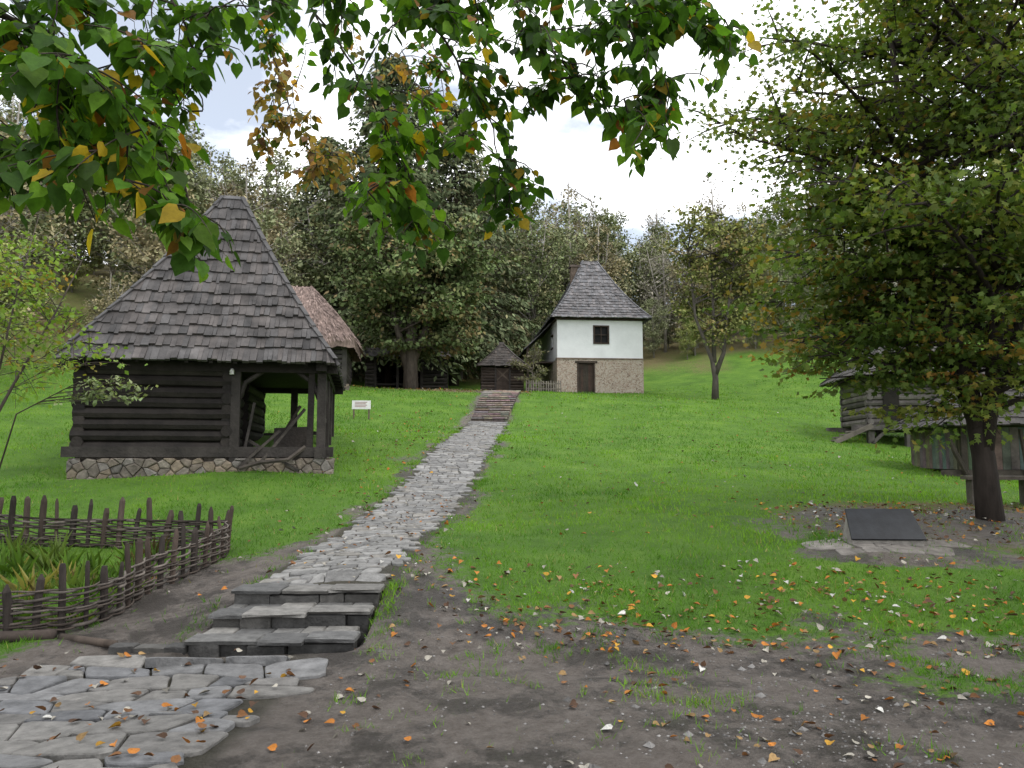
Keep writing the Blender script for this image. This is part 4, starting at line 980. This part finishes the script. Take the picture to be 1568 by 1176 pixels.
# ------------------------------------------------------------------ grass
q=np.random.default_rng(77)
def in_house(x,y):
    lx=(x+8.28)*math.cos(math.radians(11))+(y-14.8)*math.sin(math.radians(11)); ly=-(x+8.28)*math.sin(math.radians(11))+(y-14.8)*math.cos(math.radians(11))
    return (lx>-.1)&(lx<4.7)&(ly>-.12)&(ly<5.1)
def blades(x,y,h0,w0,tall=1.0):
    m=len(x); pos=np.stack([x,y,GZ(x,y)-.004],1)
    d=q.normal(0,.5,(m,3)); d[:,2]=1; nv=q.normal(0,1,(m,3)); nv[:,2]*=.2
    sc=(np.maximum(y,4)/7.)**.55; size=tall*h0*q.uniform(.5,1.3,m)*(1+.12*(y/7-1))*(0.45+1.1*fbm(x*.9,y*.9,44,4))
    wr=w0/h0*sc/tall
    T=np.array([(-.5,0),(.5,0),(0,1)])
    dn=nrm(d); xx=nrm(np.cross(dn,nv))
    V=pos[:,None,:]+size[:,None,None]*(T[None,:,0,None]*xx[:,None,:]*wr[:,None,None]+T[None,:,1,None]*dn[:,None,:])
    pat=fbm(x*.35,y*.35,55,4)*.6+fbm(x*1.6,y*1.6,56,3)*.4; f=np.clip((pat-.36)/.28,0,1)[:,None]
    c=np.array([.070,.175,.014])*(1-f)+np.array([.155,.30,.026])*f
    dry=(q.random(m)<.05)[:,None]; c=np.where(dry,np.array([.26,.24,.09]),c)*q.uniform(.65,1.35,(m,1))
    return V.reshape(-1,3),np.repeat(c,3,0)
def lawn(N,ya,yb):
    u_=q.random(N); y=ya*(yb/ya)**u_; x=(q.random(N)*2-1)*(0.80*y+1.5)
    dd=dirt(x,y); lt_=litter(x,y); nz=fbm(x*4,y*4,33,3); ew=.66+.12*(fbm(x*3,y*3,39,2)-.5)
    keep=(q.random(N)>np.clip((dd-.15)/.6+ (nz-.5)*2.6,0,1)*.993)&(q.random(N)>lt_*.75)&~in_house(x,y)&~((np.abs(x-pathx(y))<ew)&(y>6.4)&(y<37))&~((x<-1.5)&(y<6.5))&~((x>-2.7)&(x<-1.2)&(y<7.8))
    return x[keep],y[keep]
x,y=lawn(310000,4.2,46); Va,ca_=blades(x,y,.058,.0075)
tx=[];ty=[]
def clump(cx,cy,n_,s): tx.append(cx+q.normal(0,s,n_)); ty.append(cy+q.normal(0,s*.7,n_))
for _ in range(60):
    cx=q.uniform(-.4,5.5); cy=q.uniform(5.2,7.6)
    if fbm(cx*.8,cy*.8,91,2)>.45: 
        for _k in range(4): clump(cx+q.normal(0,.12),cy+q.normal(0,.1),int(q.uniform(8,26)),q.uniform(.03,.07))
for k in range(26): clump(-1.12+q.normal(0,.06),6.3+k*.06,26,.05)
for k in range(10): clump(-2.82+q.normal(0,.05),6.6+k*.1,16,.05)
for k in range(130):
    yy=q.uniform(8,27); sd_=q.choice([-1,1]); clump(float(pathx(yy))+sd_*q.uniform(.66,.85),yy,22,.05)
x=np.concatenate(tx); y=np.concatenate(ty); Vb,cb_=blades(x,y,.05,.007,1.1)
V1=np.concatenate([Va,Vb]); c1=np.concatenate([ca_,cb_]); F1=np.arange(len(V1)).reshape(-1,3)
me=np_mesh('lawn_grass',V1,F1,c1,M_grass); link(bpy.data.objects.new('lawn_grass',me))

# ------------------------------------------------------------------ fallen leaves + gravel
def scatter_leaves(x,y,zoff):
    m=len(x); pos=np.stack([x,y,GZ(x,y)+zoff],1); d=q.normal(0,1,(m,3)); d[:,2]*=.25; nv=q.normal(0,.35,(m,3)); nv[:,2]=1
    return pos,d,nv
xs_=[];ys_=[];zo=[]
def sc_(n_,x0,x1,y0,y1,z,f=None):
    x=q.uniform(x0,x1,n_);y=q.uniform(y0,y1,n_)
    if f is not None: k=f(x,y); x=x[k];y=y[k]
    xs_.append(x);ys_.append(y);zo.append(np.full(len(x),z))
sc_(1150,-1.3,6,3.4,8.5,.012,lambda x,y:q.random(len(x))<np.clip(fbm(x*1.3,y*1.3,61,2)*1.8-.3,0,1))
sc_(1100,-1.0,7,6.2,8.8,.035,lambda x,y:q.random(len(x))<np.clip(fbm(x*1.1,y*1.1,63,2)*2-.4,0,1))
sc_(220,-5,-1.6,3.6,6.4,.045); sc_(120,-2.7,-.8,7.5,14,.05); sc_(260,-3,12,10,20,.04); sc_(800,3.8,10,9.4,12.8,.03); sc_(300,-8,12,20,38,.05); sc_(1500,-14,1,35.5,43,.03); sc_(400,-4,-.6,8,30,.04,lambda x,y:np.abs(x-pathx(y))>.7)
x=np.concatenate(xs_);y=np.concatenate(ys_);z=np.concatenate(zo)
pos,d,nv=scatter_leaves(x,y,z)
FL=[(3,(.28,.26,.22)),(3,(.34,.13,.025)),(3,(.16,.075,.03)),(2,(.22,.14,.06)),(1,(.4,.22,.03)),(2,(.09,.05,.03)),(.7,(.42,.41,.38))]
sz=q.uniform(.028,.066,len(x))*(1+.012*y); T_CURL=(T_HEART[0]*np.array([1,1,2.6]),T_HEART[1])
me=leaf_mesh('fallen_leaves',pos,d,nv,sz,pal(FL,len(x),q,.2),T_CURL,M_litter); link(bpy.data.objects.new('fallen_leaves',me))
mb=MB()
for _ in range(7500):
    x=random.uniform(-1.3,5.2);y=random.uniform(3.4,7.6)
    if random.random()>.2+.95*math.exp(-((x-1.7)**2/.8+(y-4.7)**2/.9)): continue
    if float(dirt(x,y))<.5: continue
    r_=random.uniform(.004,.013) if random.random()<.97 else random.uniform(.02,.04); z=gz(x,y)
    vs=[(x+r_*random.uniform(.7,1.3),y,z),(x,y+r_*random.uniform(.7,1.3),z),(x-r_*random.uniform(.7,1.3),y,z),(x,y-r_*random.uniform(.7,1.3),z),(x+random.uniform(-.3,.3)*r_,y,z+r_*.7),(x,y,z-r_*.5)]
    k=random.uniform(.07,.24); mb.add(vs,[(0,1,4),(1,2,4),(2,3,4),(3,0,4),(1,0,5),(2,1,5),(3,2,5),(0,3,5)],(k,k*.96,k*.92))
mb.obj('gravel',M_stone)

# ------------------------------------------------------------------ world, sun, camera
SE=54
w=bpy.data.worlds.new('World'); bpy.context.scene.world=w; w.use_nodes=True; nt=w.node_tree; nt.nodes.clear(); N=nt.nodes; L=nt.links
out=N.new('ShaderNodeOutputWorld'); sky=N.new('ShaderNodeTexSky'); sky.sky_type='NISHITA'; sky.sun_disc=False
az=math.radians(115)
sky.sun_elevation=math.radians(SE); sky.sun_rotation=az
b1=N.new('ShaderNodeBackground'); b1.inputs['Strength'].default_value=.15; L.new(sky.outputs[0],b1.inputs[0])
b2=N.new('ShaderNodeBackground'); b2.inputs['Color'].default_value=(.975,.985,1,1); b2.inputs['Strength'].default_value=2.15
tc=N.new('ShaderNodeTexCoord'); mpn=N.new('ShaderNodeMapping'); mpn.inputs['Scale'].default_value=(1,1,2.0); mpn.inputs['Location'].default_value=(.9,2.3,.5); L.new(tc.outputs['Generated'],mpn.inputs[0])
ns=N.new('ShaderNodeTexNoise'); ns.inputs['Scale'].default_value=3.2; ns.inputs['Detail'].default_value=7; L.new(mpn.outputs[0],ns.inputs['Vector'])
cr=N.new('ShaderNodeValToRGB'); cr.color_ramp.elements[0].position=.39; cr.color_ramp.elements[0].color=(.25,.25,.25,1); cr.color_ramp.elements[1].position=.50; L.new(ns.outputs['Fac'],cr.inputs[0])
ms=N.new('ShaderNodeMixShader'); L.new(cr.outputs[0],ms.inputs[0]); L.new(b1.outputs[0],ms.inputs[1]); L.new(b2.outputs[0],ms.inputs[2]); L.new(ms.outputs[0],out.inputs[0])
ld=bpy.data.lights.new('sun','SUN'); ld.energy=1.5; ld.angle=math.radians(14); ld.color=(1,.96,.9)
lo=bpy.data.objects.new('sun',ld); link(lo)
sd=Vector((math.sin(az)*math.cos(math.radians(SE)),math.cos(az)*math.cos(math.radians(SE)),math.sin(math.radians(SE))))
lo.rotation_euler=sd.to_track_quat('Z','Y').to_euler(); lo.location=(20,-20,40)
cam=bpy.data.cameras.new('camera'); co=bpy.data.objects.new('camera',cam); link(co)
cam.sensor_width=36; cam.lens=36*FPX/1568; cam.clip_end=1500; cam.clip_start=.05
co.location=(0,0,CAMZ); co.rotation_euler=(math.radians(90)+PITCH,0,0)
bpy.context.scene.camera=co
vs_=bpy.context.scene.view_settings; vs_.view_transform='Standard'; vs_.look='None'; vs_.exposure=0
print('trees',cnt)
